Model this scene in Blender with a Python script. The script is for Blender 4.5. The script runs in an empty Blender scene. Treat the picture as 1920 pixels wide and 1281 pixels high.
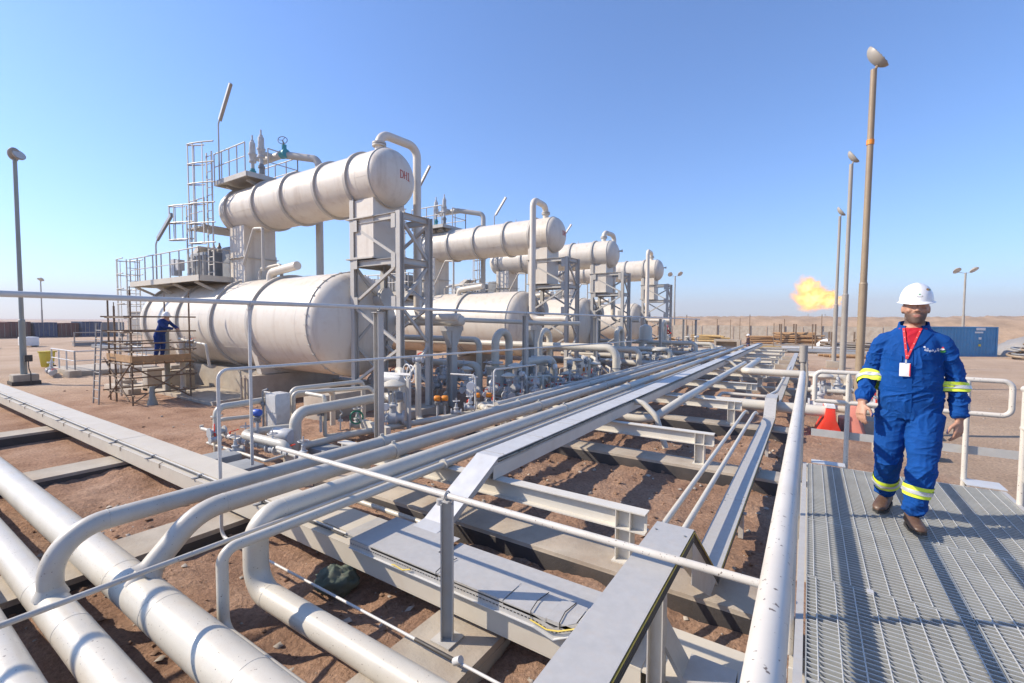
import bpy, bmesh, math, random
import numpy as np
from mathutils import Vector, Matrix, noise
R = math.radians
random.seed(7)
scene = bpy.context.scene
col = scene.collection

# ---------------------------------------------------------------- camera
cam_d = bpy.data.cameras.new('camera'); cam = bpy.data.objects.new('camera', cam_d); col.objects.link(cam)
cam_d.sensor_width = 36.0; cam_d.lens = 36.0 * 853.0 / 1920.0; cam_d.clip_start = 0.05; cam_d.clip_end = 9000
CAMERA_ROWS = [[0.837048, -0.029132, 0.546353, 0.0], [0.547103, 0.034807, -0.836342, 0.0], [0.005348, 0.998969, 0.045073, 2.9], [0, 0, 0, 1]]
cam.matrix_world = Matrix(CAMERA_ROWS)
scene.camera = cam

# ---------------------------------------------------------------- daylight
SUN_EL, SUN_AZ_VEC = R(36.0), Vector((-0.866, -0.5, 0)).normalized()      # towards the sun
w = bpy.data.worlds.new('World'); scene.world = w; w.use_nodes = True
nt = w.node_tree; nt.nodes.clear()
sky = nt.nodes.new('ShaderNodeTexSky'); sky.sky_type = 'NISHITA'; sky.sun_disc = False
sky.sun_elevation = SUN_EL; sky.sun_rotation = math.atan2(SUN_AZ_VEC.x, SUN_AZ_VEC.y)
sky.altitude = 50; sky.air_density = 1.0; sky.dust_density = 0.5; sky.ozone_density = 10.0
bg = nt.nodes.new('ShaderNodeBackground'); bg.inputs[1].default_value = 0.15
wo = nt.nodes.new('ShaderNodeOutputWorld')
nt.links.new(sky.outputs[0], bg.inputs[0]); nt.links.new(bg.outputs[0], wo.inputs[0])
sd = bpy.data.lights.new('sun', 'SUN'); sd.energy = 4.2; sd.angle = R(0.53); sd.color = (1.0, 0.885, 0.73)
sun = bpy.data.objects.new('sun', sd); col.objects.link(sun)
to_sun = Vector((SUN_AZ_VEC.x * math.cos(SUN_EL), SUN_AZ_VEC.y * math.cos(SUN_EL), math.sin(SUN_EL)))
sun.rotation_euler = to_sun.to_track_quat('Z', 'Y').to_euler()
vs = scene.view_settings; vs.view_transform = 'Standard'; vs.look = 'None'; vs.gamma = 1; vs.exposure = 0.72
scene.cycles.max_bounces = 6; scene.cycles.diffuse_bounces = 3; scene.cycles.glossy_bounces = 3
scene.cycles.transparent_max_bounces = 6; scene.cycles.volume_bounces = 0
scene.cycles.use_denoising = True

# ---------------------------------------------------------------- materials
def new_mat(name):
    m = bpy.data.materials.new(name); m.use_nodes = True
    n = m.node_tree.nodes; b = n['Principled BSDF']
    return m, m.node_tree, b
def nz(t, scale, detail=4, rough=0.55, vec=None, dim='3D'):
    n = t.nodes.new('ShaderNodeTexNoise'); n.inputs['Scale'].default_value = scale
    n.inputs['Detail'].default_value = detail; n.inputs['Roughness'].default_value = rough
    g = t.nodes.new('ShaderNodeNewGeometry')
    if vec:
        mp = t.nodes.new('ShaderNodeMapping'); mp.inputs['Scale'].default_value = vec
        t.links.new(g.outputs['Position'], mp.inputs[0]); t.links.new(mp.outputs[0], n.inputs['Vector'])
    else:
        t.links.new(g.outputs['Position'], n.inputs['Vector'])
    return n.outputs['Fac']
def ramp(t, src, stops):
    r = t.nodes.new('ShaderNodeValToRGB'); e = r.color_ramp.elements
    while len(e) < len(stops): e.new(0.5)
    for i, (p, c) in enumerate(stops):
        e[i].position = p; e[i].color = (c[0], c[1], c[2], 1) if hasattr(c, '__len__') else (c, c, c, 1)
    t.links.new(src, r.inputs[0]); return r.outputs[0]
def mix(t, a, b, fac, mode='MIX'):
    n = t.nodes.new('ShaderNodeMix'); n.data_type = 'RGBA'; n.blend_type = mode; n.clamp_factor = True
    for s, v in ((n.inputs[0], fac), (n.inputs[6], a), (n.inputs[7], b)):
        if isinstance(v, bpy.types.NodeSocket): t.links.new(v, s)
        elif s.type == 'RGBA': s.default_value = (*v[:3], 1)
        else: s.default_value = v
    return n.outputs[2]
def bump(t, b, src, strength, dist=0.01):
    n = t.nodes.new('ShaderNodeBump'); n.inputs['Strength'].default_value = strength; n.inputs['Distance'].default_value = dist
    t.links.new(src, n.inputs['Height']); t.links.new(n.outputs[0], b.inputs['Normal'])
def paint(name, c, rough=0.4, var=0.10, dirt=(0.30, 0.21, 0.13), dirt_amt=0.25, chips=0.0, metal=0.0, scale=1.5, chip_scale=55, bmp=0.0, streak=0.0):
    m, t, b = new_mat(name)
    a = ramp(t, nz(t, scale, 5), [(0.3, [x * (1 - var) for x in c]), (0.7, [min(1, x * (1 + var * .6)) for x in c])])
    d = ramp(t, nz(t, scale * 0.8 + 3, 7, 0.7), [(0.50, 0.0), (0.78, dirt_amt)])
    a = mix(t, a, dirt, d)
    if streak:
        k = ramp(t, nz(t, 2.2, 6, 0.6, vec=(1.6, 1.6, 0.10)), [(0.52, 0.0), (0.72, streak)]); a = mix(t, a, [x * 0.62 for x in dirt], k)
    if chips > 0:
        k = ramp(t, nz(t, chip_scale, 2, 0.5), [(0.705 - 0.03 * chips, 0.0), (0.735 - 0.03 * chips, 0.85)])
        a = mix(t, a, (0.10, 0.065, 0.045), k)
    t.links.new(a, b.inputs['Base Color'])
    rr = ramp(t, nz(t, 6, 4), [(0.3, rough * 0.8), (0.7, min(1, rough * 1.25))]); t.links.new(rr, b.inputs['Roughness'])
    b.inputs['Metallic'].default_value = metal
    if bmp: bump(t, b, nz(t, 40, 4), bmp, 0.004)
    return m
M = {}
M['pipe'] = paint('pipe_paint', (0.57, 0.53, 0.445), 0.36, 0.08, dirt=(0.42, 0.32, 0.22), dirt_amt=0.34, chips=0.35, scale=2.5)
M['bundle'] = paint('bundle_paint', (0.49, 0.46, 0.40), 0.45, 0.10, dirt=(0.40, 0.31, 0.22), dirt_amt=0.42, chips=0.2, scale=2.0)
M['rail'] = paint('rail_paint', (0.60, 0.56, 0.49), 0.38, 0.06, dirt_amt=0.14, chips=1.0, scale=5, chip_scale=70)
M['rail_plain'] = paint('rail_plain_paint', (0.60, 0.58, 0.54), 0.42, 0.07, dirt_amt=0.25, scale=3)
M['vessel'] = paint('vessel_paint', (0.66, 0.60, 0.51), 0.42, 0.05, dirt=(0.50, 0.36, 0.24), dirt_amt=0.36, scale=0.35, streak=0.34)
M['ring'] = paint('ring_paint', (0.48, 0.45, 0.40), 0.5, 0.06, dirt_amt=0.2, scale=1.0)
M['steel'] = paint('structure_paint', (0.46, 0.44, 0.40), 0.5, 0.09, dirt=(0.36, 0.25, 0.16), dirt_amt=0.35, scale=1.6)
M['beam'] = paint('beam_paint', (0.62, 0.585, 0.51), 0.45, 0.07, dirt=(0.45, 0.34, 0.22), dirt_amt=0.25, scale=2.0)
M['girder'] = paint('girder_paint', (0.56, 0.51, 0.42), 0.5, 0.06, dirt=(0.40, 0.28, 0.18), dirt_amt=0.2, scale=1.8)
M['machine'] = paint('machine_paint', (0.50, 0.50, 0.49), 0.42, 0.12, dirt=(0.2, 0.13, 0.09), dirt_amt=0.4, scale=6)
M['machine_dark'] = paint('machine_dark_paint', (0.22, 0.23, 0.24), 0.5, 0.15, dirt_amt=0.35, scale=6)
M['galv'] = paint('galvanised', (0.47, 0.455, 0.425), 0.5, 0.07, dirt=(0.50, 0.42, 0.34), dirt_amt=0.45, metal=0.15, scale=16)
M['galv_white'] = paint('galvanised_bright', (0.58, 0.58, 0.57), 0.45, 0.06, dirt=(0.45, 0.38, 0.30), dirt_amt=0.3, metal=0.2, scale=5)
M['grating'] = paint('grating_zinc', (0.39, 0.40, 0.375), 0.5, 0.18, dirt=(0.38, 0.34, 0.29), dirt_amt=0.45, metal=0.2, scale=4)
M['rust'] = paint('rusty_tube', (0.20, 0.135, 0.085), 0.7, 0.25, dirt=(0.30, 0.22, 0.15), dirt_amt=0.5, scale=4)
M['wood'] = paint('plank_wood', (0.42, 0.25, 0.12), 0.75, 0.2, dirt=(0.2, 0.12, 0.07), dirt_amt=0.5, scale=5)
M['pole_brown'] = paint('pole_brown', (0.30, 0.225, 0.145), 0.5, 0.12, dirt=(0.2, 0.14, 0.09), dirt_amt=0.4, scale=1.5)
M['pole_grey'] = paint('pole_grey', (0.32, 0.29, 0.25), 0.5, 0.1, dirt=(0.3, 0.22, 0.15), dirt_amt=0.3, scale=1.5)
M['pole_green'] = paint('pole_green_grey', (0.28, 0.30, 0.275), 0.5, 0.1, dirt_amt=0.2, scale=1.5)
M['dark'] = paint('dark_rubber', (0.035, 0.033, 0.032), 0.6, 0.2, dirt_amt=0.15)
M['lamp_glass'] = paint('lamp_lens', (0.72, 0.70, 0.66), 0.25, 0.03, dirt_amt=0.05)
M['red'] = paint('red_plastic', (0.74, 0.045, 0.02), 0.45, 0.1, dirt=(0.4, 0.25, 0.15), dirt_amt=0.25, scale=3)
M['pink'] = paint('faded_red_plastic', (0.62, 0.22, 0.16), 0.6, 0.1, dirt_amt=0.3, scale=3)
M['white'] = paint('white_plastic', (0.78, 0.76, 0.72), 0.4, 0.04, dirt_amt=0.1, scale=3)
M['orange'] = paint('orange_cap', (0.75, 0.25, 0.02), 0.5, 0.08, dirt_amt=0.2, scale=5)
M['yellow'] = paint('yellow_plastic', (0.62, 0.47, 0.03), 0.5, 0.08, dirt_amt=0.25, scale=3)
M['green'] = paint('green_paint', (0.02, 0.22, 0.12), 0.45, 0.1, dirt_amt=0.2, scale=4)
M['teal'] = paint('teal_paint', (0.05, 0.28, 0.32), 0.45, 0.1, dirt_amt=0.2, scale=4)
M['blue_box'] = paint('container_blue', (0.06, 0.25, 0.46), 0.5, 0.12, dirt=(0.3, 0.22, 0.17), dirt_amt=0.35, scale=0.8)
M['blue_cap'] = paint('blue_cap', (0.03, 0.10, 0.42), 0.45, 0.08, dirt_amt=0.15, scale=4)
M['cable'] = paint('cable_bundle', (0.30, 0.28, 0.22), 0.7, 0.5, dirt=(0.04, 0.04, 0.04), dirt_amt=0.9, scale=22)
M['cable_black'] = paint('cable_black', (0.05, 0.045, 0.04), 0.6, 0.2, dirt_amt=0.1)
M['sack'] = paint('green_sack', (0.10, 0.13, 0.10), 0.8, 0.2, dirt_amt=0.4, scale=6)
M['wire_yellow'] = paint('yellow_wire', (0.65, 0.48, 0.08), 0.5, 0.1, dirt_amt=0.1)
def concrete(name, c, rough=0.85, stain=(0.30, 0.2, 0.13)):
    m, t, b = new_mat(name)
    a = ramp(t, nz(t, 2.2, 8, 0.65), [(0.3, [x * 0.78 for x in c]), (0.72, [min(1, x * 1.12) for x in c])])
    a = mix(t, a, stain, ramp(t, nz(t, 1.3, 5), [(0.48, 0.0), (0.75, 0.55)]))
    a = mix(t, a, (0.08, 0.07, 0.06), ramp(t, nz(t, 60, 2), [(0.66, 0.0), (0.74, 0.5)]))
    t.links.new(a, b.inputs['Base Color']); b.inputs['Roughness'].default_value = rough
    bump(t, b, nz(t, 25, 8, 0.7), 0.5, 0.012); return m
M['concrete'] = concrete('concrete', (0.41, 0.36, 0.29))
M['bitumen'] = concrete('bitumen_coated_concrete', (0.055, 0.05, 0.048), 0.75, (0.16, 0.12, 0.09))
M['concrete_pale'] = concrete('concrete_pale', (0.45, 0.39, 0.31))
M['block_grey'] = concrete('block_grey', (0.30, 0.31, 0.31), 0.7)

# ---------------------------------------------------------------- mesh helpers
def V(*a): return Vector(a)
def frame(d, up=None):
    d = Vector(d).normalized()
    u = Vector(up) if up else (Vector((0, 0, 1)) if abs(d.z) < 0.9 else Vector((0, 1, 0)))
    s = d.cross(u).normalized(); return s, s.cross(d).normalized(), d
MESH_CACHE = {}
class MB:
    def __init__(self): self.v = []; self.f = []; self.mi = []; self.cur = 0
    def slot(self, i): self.cur = i; return self
    def _add(self, vs, fs):
        o = len(self.v); self.v += [tuple(x) for x in vs]
        for f in fs: self.f.append(tuple(i + o for i in f)); self.mi.append(self.cur)
        return self
    def box(self, lo, hi):
        a, b = lo, hi
        vs = [(a[0], a[1], a[2]), (b[0], a[1], a[2]), (b[0], b[1], a[2]), (a[0], b[1], a[2]), (a[0], a[1], b[2]), (b[0], a[1], b[2]), (b[0], b[1], b[2]), (a[0], b[1], b[2])]
        return self._add(vs, [(0, 3, 2, 1), (4, 5, 6, 7), (0, 1, 5, 4), (1, 2, 6, 5), (2, 3, 7, 6), (3, 0, 4, 7)])
    def cbox(self, c, s, rz=0.0, mat=None):
        m = (mat if mat is not None else Matrix.Rotation(rz, 3, 'Z')); c = Vector(c)
        vs = [c + m @ Vector((sx * s[0] / 2, sy * s[1] / 2, sz * s[2] / 2)) for sz in (-1, 1) for sx, sy in ((-1, -1), (1, -1), (1, 1), (-1, 1))]
        return self._add(vs, [(0, 3, 2, 1), (4, 5, 6, 7), (0, 1, 5, 4), (1, 2, 6, 5), (2, 3, 7, 6), (3, 0, 4, 7)])
    def bar(self, p0, p1, w, h, up=None):                      # rectangular bar along a line
        p0, p1 = Vector(p0), Vector(p1); s, u, d = frame(p1 - p0, up)
        vs = [p + s * (a * w / 2) + u * (b * h / 2) for p in (p0, p1) for a, b in ((-1, -1), (1, -1), (1, 1), (-1, 1))]
        return self._add(vs, [(3, 2, 1, 0), (4, 5, 6, 7), (0, 1, 5, 4), (1, 2, 6, 5), (2, 3, 7, 6), (3, 0, 4, 7)])
    def prism(self, pts, vec):                                  # planar outline swept by vec
        vec = Vector(vec); n = len(pts); pts = [Vector(p) for p in pts]
        return self._add(pts + [p + vec for p in pts], [tuple(range(n - 1, -1, -1)), tuple(range(n, 2 * n))] + [(i, (i + 1) % n, (i + 1) % n + n, i + n) for i in range(n)])
    def ibeam(self, p0, p1, h, wd, tf=0.012, tw=0.008, up=None):
        p0, p1 = Vector(p0), Vector(p1); s, u, d = frame(p1 - p0, up)
        c = [(-wd/2, -h/2), (wd/2, -h/2), (wd/2, -h/2+tf), (tw/2, -h/2+tf), (tw/2, h/2-tf), (wd/2, h/2-tf), (wd/2, h/2), (-wd/2, h/2), (-wd/2, h/2-tf), (-tw/2, h/2-tf), (-tw/2, -h/2+tf), (-wd/2, -h/2+tf)]
        return self.prism([p0 + s * a + u * b for a, b in c][::-1], p1 - p0)
    def cyl(self, p0, p1, r, r2=None, n=14, cap=True):
        p0, p1 = Vector(p0), Vector(p1); r2 = r if r2 is None else r2; s, u, d = frame(p1 - p0)
        vs = [p + (s * math.cos(2*math.pi*i/n) + u * math.sin(2*math.pi*i/n)) * q for p, q in ((p0, r), (p1, r2)) for i in range(n)]
        fs = [(i, (i + 1) % n, (i + 1) % n + n, i + n) for i in range(n)]
        if cap: fs += [tuple(range(n - 1, -1, -1)), tuple(range(n, 2 * n))]
        return self._add(vs, fs)
    def lathe(self, o, axis, prof, n=20):                       # prof: (distance along axis, radius)
        o = Vector(o); s, u, d = frame(axis); vs = []; fs = []
        for a, r in prof:
            vs += [o + d * a + (s * math.cos(2*math.pi*i/n) + u * math.sin(2*math.pi*i/n)) * max(r, 1e-4) for i in range(n)]
        for k in range(len(prof) - 1):
            fs += [(k*n + i, k*n + (i+1) % n, (k+1)*n + (i+1) % n, (k+1)*n + i) for i in range(n)]
        fs += [tuple(range(n - 1, -1, -1)), tuple(range((len(prof)-1)*n, len(prof)*n))]
        return self._add(vs, fs)
    def ball(self, c, r, n=12, m=8, sc=(1, 1, 1)):
        c = Vector(c); vs = [c + Vector((0, 0, -r*sc[2]))]; fs = []
        for j in range(1, m):
            t = math.pi * j / m - math.pi / 2
            vs += [c + Vector((r*sc[0]*math.cos(t)*math.cos(2*math.pi*i/n), r*sc[1]*math.cos(t)*math.sin(2*math.pi*i/n), r*sc[2]*math.sin(t))) for i in range(n)]
        vs.append(c + Vector((0, 0, r*sc[2])))
        fs += [(0, 1 + (i+1) % n, 1 + i) for i in range(n)]
        for j in range(m - 2): fs += [(1+j*n+i, 1+j*n+(i+1) % n, 1+(j+1)*n+(i+1) % n, 1+(j+1)*n+i) for i in range(n)]
        L = len(vs) - 1; fs += [(1+(m-2)*n+i, 1+(m-2)*n+(i+1) % n, L) for i in range(n)]
        return self._add(vs, fs)
    def torus(self, c, axis, Rr, r, n=20, k=6):
        c = Vector(c); s, u, d = frame(axis); vs = []; fs = []
        for i in range(n):
            a = 2*math.pi*i/n; e = s*math.cos(a)+u*math.sin(a)
            vs += [c + e*(Rr + r*math.cos(2*math.pi*j/k)) + d*(r*math.sin(2*math.pi*j/k)) for j in range(k)]
        for i in range(n): fs += [(i*k+j, ((i+1) % n)*k+j, ((i+1) % n)*k+(j+1) % k, i*k+(j+1) % k) for j in range(k)]
        return self._add(vs, fs)
    def pipe(self, pts, r, bend=None, n=16, seg=7, cap=True):   # round tube through points with elbows
        pts = [Vector(p) for p in pts]; bend = bend if bend is not None else 1.6 * r * 1.5
        path = [pts[0]]
        for i in range(1, len(pts) - 1):
            a, b, c = pts[i-1], pts[i], pts[i+1]; d1 = (b - a).normalized(); d2 = (c - b).normalized()
            ang = d1.angle(d2)
            if ang < 0.02: continue
            t = min(bend * math.tan(ang / 2), (b-a).length * 0.49 if i > 1 else (b-a).length*0.98, (c-b).length * 0.49 if i < len(pts)-2 else (c-b).length*0.98)
            rb = t / math.tan(ang / 2); s0 = b - d1 * t; nrm = (d2 - d1 * d1.dot(d2)).normalized(); ctr = s0 + nrm * rb
            k = max(2, int(seg * ang / 1.57) + 1)
            for j in range(k + 1):
                q = ang * j / k; path.append(ctr - nrm * rb * math.cos(q) + d1 * rb * math.sin(q))
        path.append(pts[-1]); return self.sweep(path, r, n, cap)
    def sweep(self, path, r, n=12, cap=True):
        tang = []
        for i in range(len(path)):
            a = path[max(0, i-1)]; b = path[min(len(path)-1, i+1)]; tang.append((b - a).normalized())
        s, u, d = frame(tang[0]); vs = []; fs = []
        for i, p in enumerate(path):
            t = tang[i]; s = (s - t * s.dot(t)).normalized(); u = s.cross(t)
            rr = r[i] if hasattr(r, '__len__') else r
            vs += [p + (s * math.cos(2*math.pi*j/n) + u * math.sin(2*math.pi*j/n)) * rr for j in range(n)]
        for i in range(len(path) - 1): fs += [(i*n+j, i*n+(j+1) % n, (i+1)*n+(j+1) % n, (i+1)*n+j) for j in range(n)]
        if cap: fs += [tuple(range(n-1, -1, -1)), tuple(range((len(path)-1)*n, len(path)*n))]
        return self._add(vs, fs)
    def mesh(self, name, mats, angle=40, bevel=0.0):
        me = bpy.data.meshes.new(name); me.from_pydata(self.v, [], self.f)
        mats = mats if isinstance(mats, (list, tuple)) else [mats]
        for m in mats: me.materials.append(M[m] if isinstance(m, str) else m)
        if len(mats) > 1: me.polygons.foreach_set('material_index', self.mi)
        bm = bmesh.new(); bm.from_mesh(me); bmesh.ops.recalc_face_normals(bm, faces=bm.faces)
        if bevel:
            es = [e for e in bm.edges if e.is_manifold and e.calc_face_angle(0) > 0.7]
            bmesh.ops.bevel(bm, geom=es, offset=bevel, segments=2, affect='EDGES', profile=0.6)
        bm.to_mesh(me); bm.free()
        me.polygons.foreach_set('use_smooth', [True] * len(me.polygons)); me.set_sharp_from_angle(angle=R(angle)); me.update()
        return me
    def build(self, name, mats, parent=None, label=None, cat=None, group=None, kind=None, loc=None, rz=0, bevel=0.0, angle=40):
        return link(name, self.mesh(name, mats, angle, bevel), parent, label, cat, group, kind, loc, rz)
def link(name, me, parent=None, label=None, cat=None, group=None, kind=None, loc=None, rz=0):
    o = bpy.data.objects.new(name, me); col.objects.link(o)
    if parent is not None: o.parent = parent
    if loc is not None: o.location = loc
    if rz: o.rotation_euler = (0, 0, rz)
    tag(o, label, cat, group, kind); return o
def tag(o, label=None, cat=None, group=None, kind=None):
    if label: o['label'] = label
    if cat: o['category'] = cat
    if group: o['group'] = group
    if kind: o['kind'] = kind
    return o
def thing(name, label, cat, group=None, loc=(0, 0, 0), rz=0, sc=1.0):
    o = bpy.data.objects.new(name, None); col.objects.link(o); o.location = loc; o.rotation_euler = (0, 0, rz); o.scale = (sc, sc, sc)
    o.empty_display_size = 0.1
    return tag(o, label, cat, group)
def copy_tree(o, parent=None, label=None, group=None, loc=None, rz=None, sc=None):
    c = o.copy(); col.objects.link(c); c.parent = parent
    if label: c['label'] = label
    if group: c['group'] = group
    if loc is not None: c.location = loc
    if rz is not None: c.rotation_euler = (0, 0, rz)
    if sc is not None: c.scale = (sc, sc, sc)
    for ch in list(o.children): copy_tree(ch, c)
    return c
# ================================================================ the setting: ground, berm, hills
def sand_material():
    m, t, b = new_mat('desert_soil')
    g = t.nodes.new('ShaderNodeNewGeometry'); sx = t.nodes.new('ShaderNodeSeparateXYZ'); t.links.new(g.outputs['Position'], sx.inputs[0])
    def mr(src, a0, a1):
        n = t.nodes.new('ShaderNodeMapRange'); n.interpolation_type = 'SMOOTHSTEP'
        n.inputs[1].default_value = a0; n.inputs[2].default_value = a1; t.links.new(src, n.inputs[0]); return n.outputs[0]
    def mul(a, c):
        n = t.nodes.new('ShaderNodeMath'); n.operation = 'MULTIPLY'; t.links.new(a, n.inputs[0]); t.links.new(c, n.inputs[1]); return n.outputs[0]
    pale = ramp(t, nz(t, 0.25, 7, 0.6), [(0.28, (0.42, 0.29, 0.195)), (0.52, (0.52, 0.375, 0.26)), (0.75, (0.58, 0.44, 0.32))])
    red = ramp(t, nz(t, 0.9, 8, 0.62), [(0.28, (0.28, 0.16, 0.105)), (0.5, (0.42, 0.26, 0.175)), (0.72, (0.52, 0.35, 0.25))])
    wob = nz(t, 0.35, 5)
    wb = t.nodes.new('ShaderNodeMath'); wb.operation = 'MULTIPLY_ADD'; wb.inputs[1].default_value = 8.0
    t.links.new(wob, wb.inputs[0]); t.links.new(sx.outputs['X'], wb.inputs[2])         # x + 8*noise
    zone = mul(mr(wb.outputs[0], -26.0, -14.0), mr(wb.outputs[0], 6.5, 4.5))
    zone = mul(zone, mr(sx.outputs['Y'], 48.0, 20.0))
    a = mix(t, pale, red, zone)
    peb = ramp(t, nz(t, 22, 5, 0.7), [(0.28, 0.55), (0.5, 1.0), (0.74, 1.3)])
    a = mix(t, a, peb, 1.0, 'MULTIPLY')
    far = ramp(t, nz(t, 0.02, 6, 0.6), [(0.35, 0.8), (0.65, 1.08)]); a = mix(t, a, far, 1.0, 'MULTIPLY')
    spk = ramp(t, nz(t, 48, 2, 0.5), [(0.69, 0.0), (0.75, 0.55)]); a = mix(t, a, (0.55, 0.48, 0.40), spk)
    t.links.new(a, b.inputs['Base Color']); b.inputs['Roughness'].default_value = 0.95
    b.inputs['Specular IOR Level'].default_value = 0.15
    trk = t.nodes.new('ShaderNodeTexWave'); trk.bands_direction = 'X'; trk.inputs['Scale'].default_value = 0.55; trk.inputs['Distortion'].default_value = 9.0; trk.inputs['Detail'].default_value = 3; trk.inputs['Detail Scale'].default_value = 0.35
    mp = t.nodes.new('ShaderNodeMapping'); mp.inputs['Rotation'].default_value = (0, 0, 1.15); t.links.new(g.outputs['Position'], mp.inputs[0]); t.links.new(mp.outputs[0], trk.inputs['Vector'])
    hsum = t.nodes.new('ShaderNodeMath'); hsum.operation = 'MULTIPLY_ADD'; hsum.inputs[1].default_value = 0.35; t.links.new(trk.outputs['Fac'], hsum.inputs[0]); t.links.new(nz(t, 14, 9, 0.72), hsum.inputs[2])
    bump(t, b, hsum.outputs[0], 1.0, 0.07)
    return m
M['sand'] = sand_material()
def graded(spans, far):
    out = []
    for a, b, s in spans: out += list(np.arange(a, b, s))
    out.append(spans[-1][1]); d = spans[-1][2] * 1.5; x = out[-1]
    while x < far: x += d; d *= 1.35; out.append(x)
    d = spans[0][2] * 1.5; x = out[0]; pre = []
    while x > -far: x -= d; d *= 1.35; pre.append(x)
    return np.array(pre[::-1] + out)
gx = graded([(-42, -13, 0.4), (-13, 1.0, 0.085), (1.0, 16, 0.4)], 5000)
gy = graded([(-4, 0, 0.3), (0, 8, 0.085), (8, 16, 0.14), (16, 60, 0.6)], 5000)
def ground_h(x, y):
    near = max(0.0, min(1.0, (x + 14) / 3)) * max(0.0, min(1.0, (2.5 - x) / 2)) * max(0.0, min(1.0, (40 - y) / 14))
    n1 = noise.fractal(Vector((x * 0.9, y * 0.9, 3.1)), 1.0, 2.0, 5); n2 = noise.noise(Vector((x * 0.25, y * 0.25, 9)))
    n3 = noise.fractal(Vector((x * 5, y * 5, 1)), 0.9, 2.1, 3)
    h = 0.012 * n1 + 0.05 * n2 * (0.4 + near) + near * (0.07 + 0.075 * n1 + 0.030 * n3) + 0.014 * n3
    r = math.hypot(x, y)
    if r > 120: h += min(1, (r - 120) / 200) * 1.6 * noise.fractal(Vector((x * 0.006, y * 0.006, 2)), 1, 2, 4) - 0.3 * min(1, (r - 120) / 200)
    return h
def build_ground():
    nx, ny = len(gx), len(gy); vs = []
    for y in gy:
        for x in gx: vs.append((x, y, ground_h(x, y)))
    fs = [(j*nx+i, j*nx+i+1, (j+1)*nx+i+1, (j+1)*nx+i) for j in range(ny-1) for i in range(nx-1)]
    me = bpy.data.meshes.new('ground'); me.from_pydata(vs, [], fs); me.materials.append(M['sand'])
    me.polygons.foreach_set('use_smooth', [True] * len(fs)); me.update()
    link('ground', me, kind='structure')
build_ground()
# loose stones and clods among the pipework
def build_stones():
    mb = MB(); rnd = random.Random(3)
    for i in range(6500):
        if i < 5000: x = rnd.uniform(-9, -0.2); y = rnd.uniform(0.6, 13)
        else: x = rnd.uniform(-26, 6); y = rnd.uniform(4, 24)
        r = 0.007 + 0.045 * rnd.random() ** 5; z = ground_h(x, y) + r * 0.3
        c = Vector((x, y, z)); q = Matrix.Rotation(rnd.uniform(0, 6), 3, 'Z') @ Matrix.Rotation(rnd.uniform(-.5, .5), 3, 'X')
        vs = [c + q @ Vector((sx * r * rnd.uniform(.6, 1.3), sy * r * rnd.uniform(.6, 1.3), sz * r * rnd.uniform(.5, .8))) for sx, sy, sz in ((1, 0, 0), (-1, 0, 0), (0, 1, 0), (0, -1, 0), (0, 0, 1), (0, 0, -1))]
        mb.slot(0 if rnd.random() < .7 else 1)
        mb._add(vs, [(0, 2, 4), (2, 1, 4), (1, 3, 4), (3, 0, 4), (2, 0, 5), (1, 2, 5), (3, 1, 5), (0, 3, 5)])
    mb.build('gravel', ['clod', 'stone'], label='loose stones and clods scattered over the reddish soil', cat='gravel', kind='stuff', angle=80)
M['clod'] = paint('soil_clod', (0.24, 0.14, 0.085), 0.95, 0.2, dirt_amt=0.3, scale=9)
M['stone'] = paint('pale_stone', (0.42, 0.37, 0.31), 0.9, 0.2, dirt_amt=0.3, scale=9)
build_stones()
# the bulldozed berm behind the yard and the low desert rises on the horizon
M['berm'] = paint('berm_soil', (0.38, 0.265, 0.175), 0.95, 0.28, dirt=(0.24, 0.165, 0.11), dirt_amt=0.9, scale=0.5, bmp=0.8)
def ridge(name, pts, hgt, width, seed, rough, label=None):
    vs = []; fs = []; n = len(pts); k = 27
    for i, (x, y) in enumerate(pts):
        a = Vector(pts[max(0, i-1)]); c = Vector(pts[min(n-1, i+1)]); d = (c - a).normalized(); nr = Vector((-d.y, d.x))
        for j in range(k):
            s = j / (k - 1) * 2 - 1
            z = hgt * max(0, 1 - abs(s) ** 3.0) * (0.92 + 0.09 * noise.fractal(Vector((x * rough * .18, y * rough * .18, seed)), 1, 2, 3))
            z += hgt * 0.07 * (1 - s * s) ** .5 * noise.fractal(Vector((x * rough * 5, y * rough * 5 + s * 6, seed + 5)), .8, 2.2, 6) - 0.4 * (abs(s) == 1)
            q = Vector((x, y)) + nr * s * width / 2
            vs.append((q.x, q.y, z))
    fs = [(i*k+j, (i+1)*k+j, (i+1)*k+j+1, i*k+j+1) for i in range(n-1) for j in range(k-1)]
    me = bpy.data.meshes.new(name); me.from_pydata(vs, [], fs); me.materials.append(M['berm'])
    me.polygons.foreach_set('use_smooth', [True]*len(fs)); me.update(); link(name, me, kind='structure')
ridge('berm', [(-60 + i * 0.8, 104 + 0.05 * i) for i in range(300)], 4.3, 24, 4, 0.16)
ridge('hills', [(-1500 + i * 14, 500 + 6 * math.sin(i * .11)) for i in range(70)], 9, 130, 11, 0.011)
ridge('hills', [(-700 + i * 12, 900 - i * 2.0) for i in range(130)], 7.5, 160, 21, 0.011)
ridge('hills', [(60 + i * 5, 170 - i * 0.5) for i in range(90)], 4.6, 50, 31, 0.03)
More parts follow.
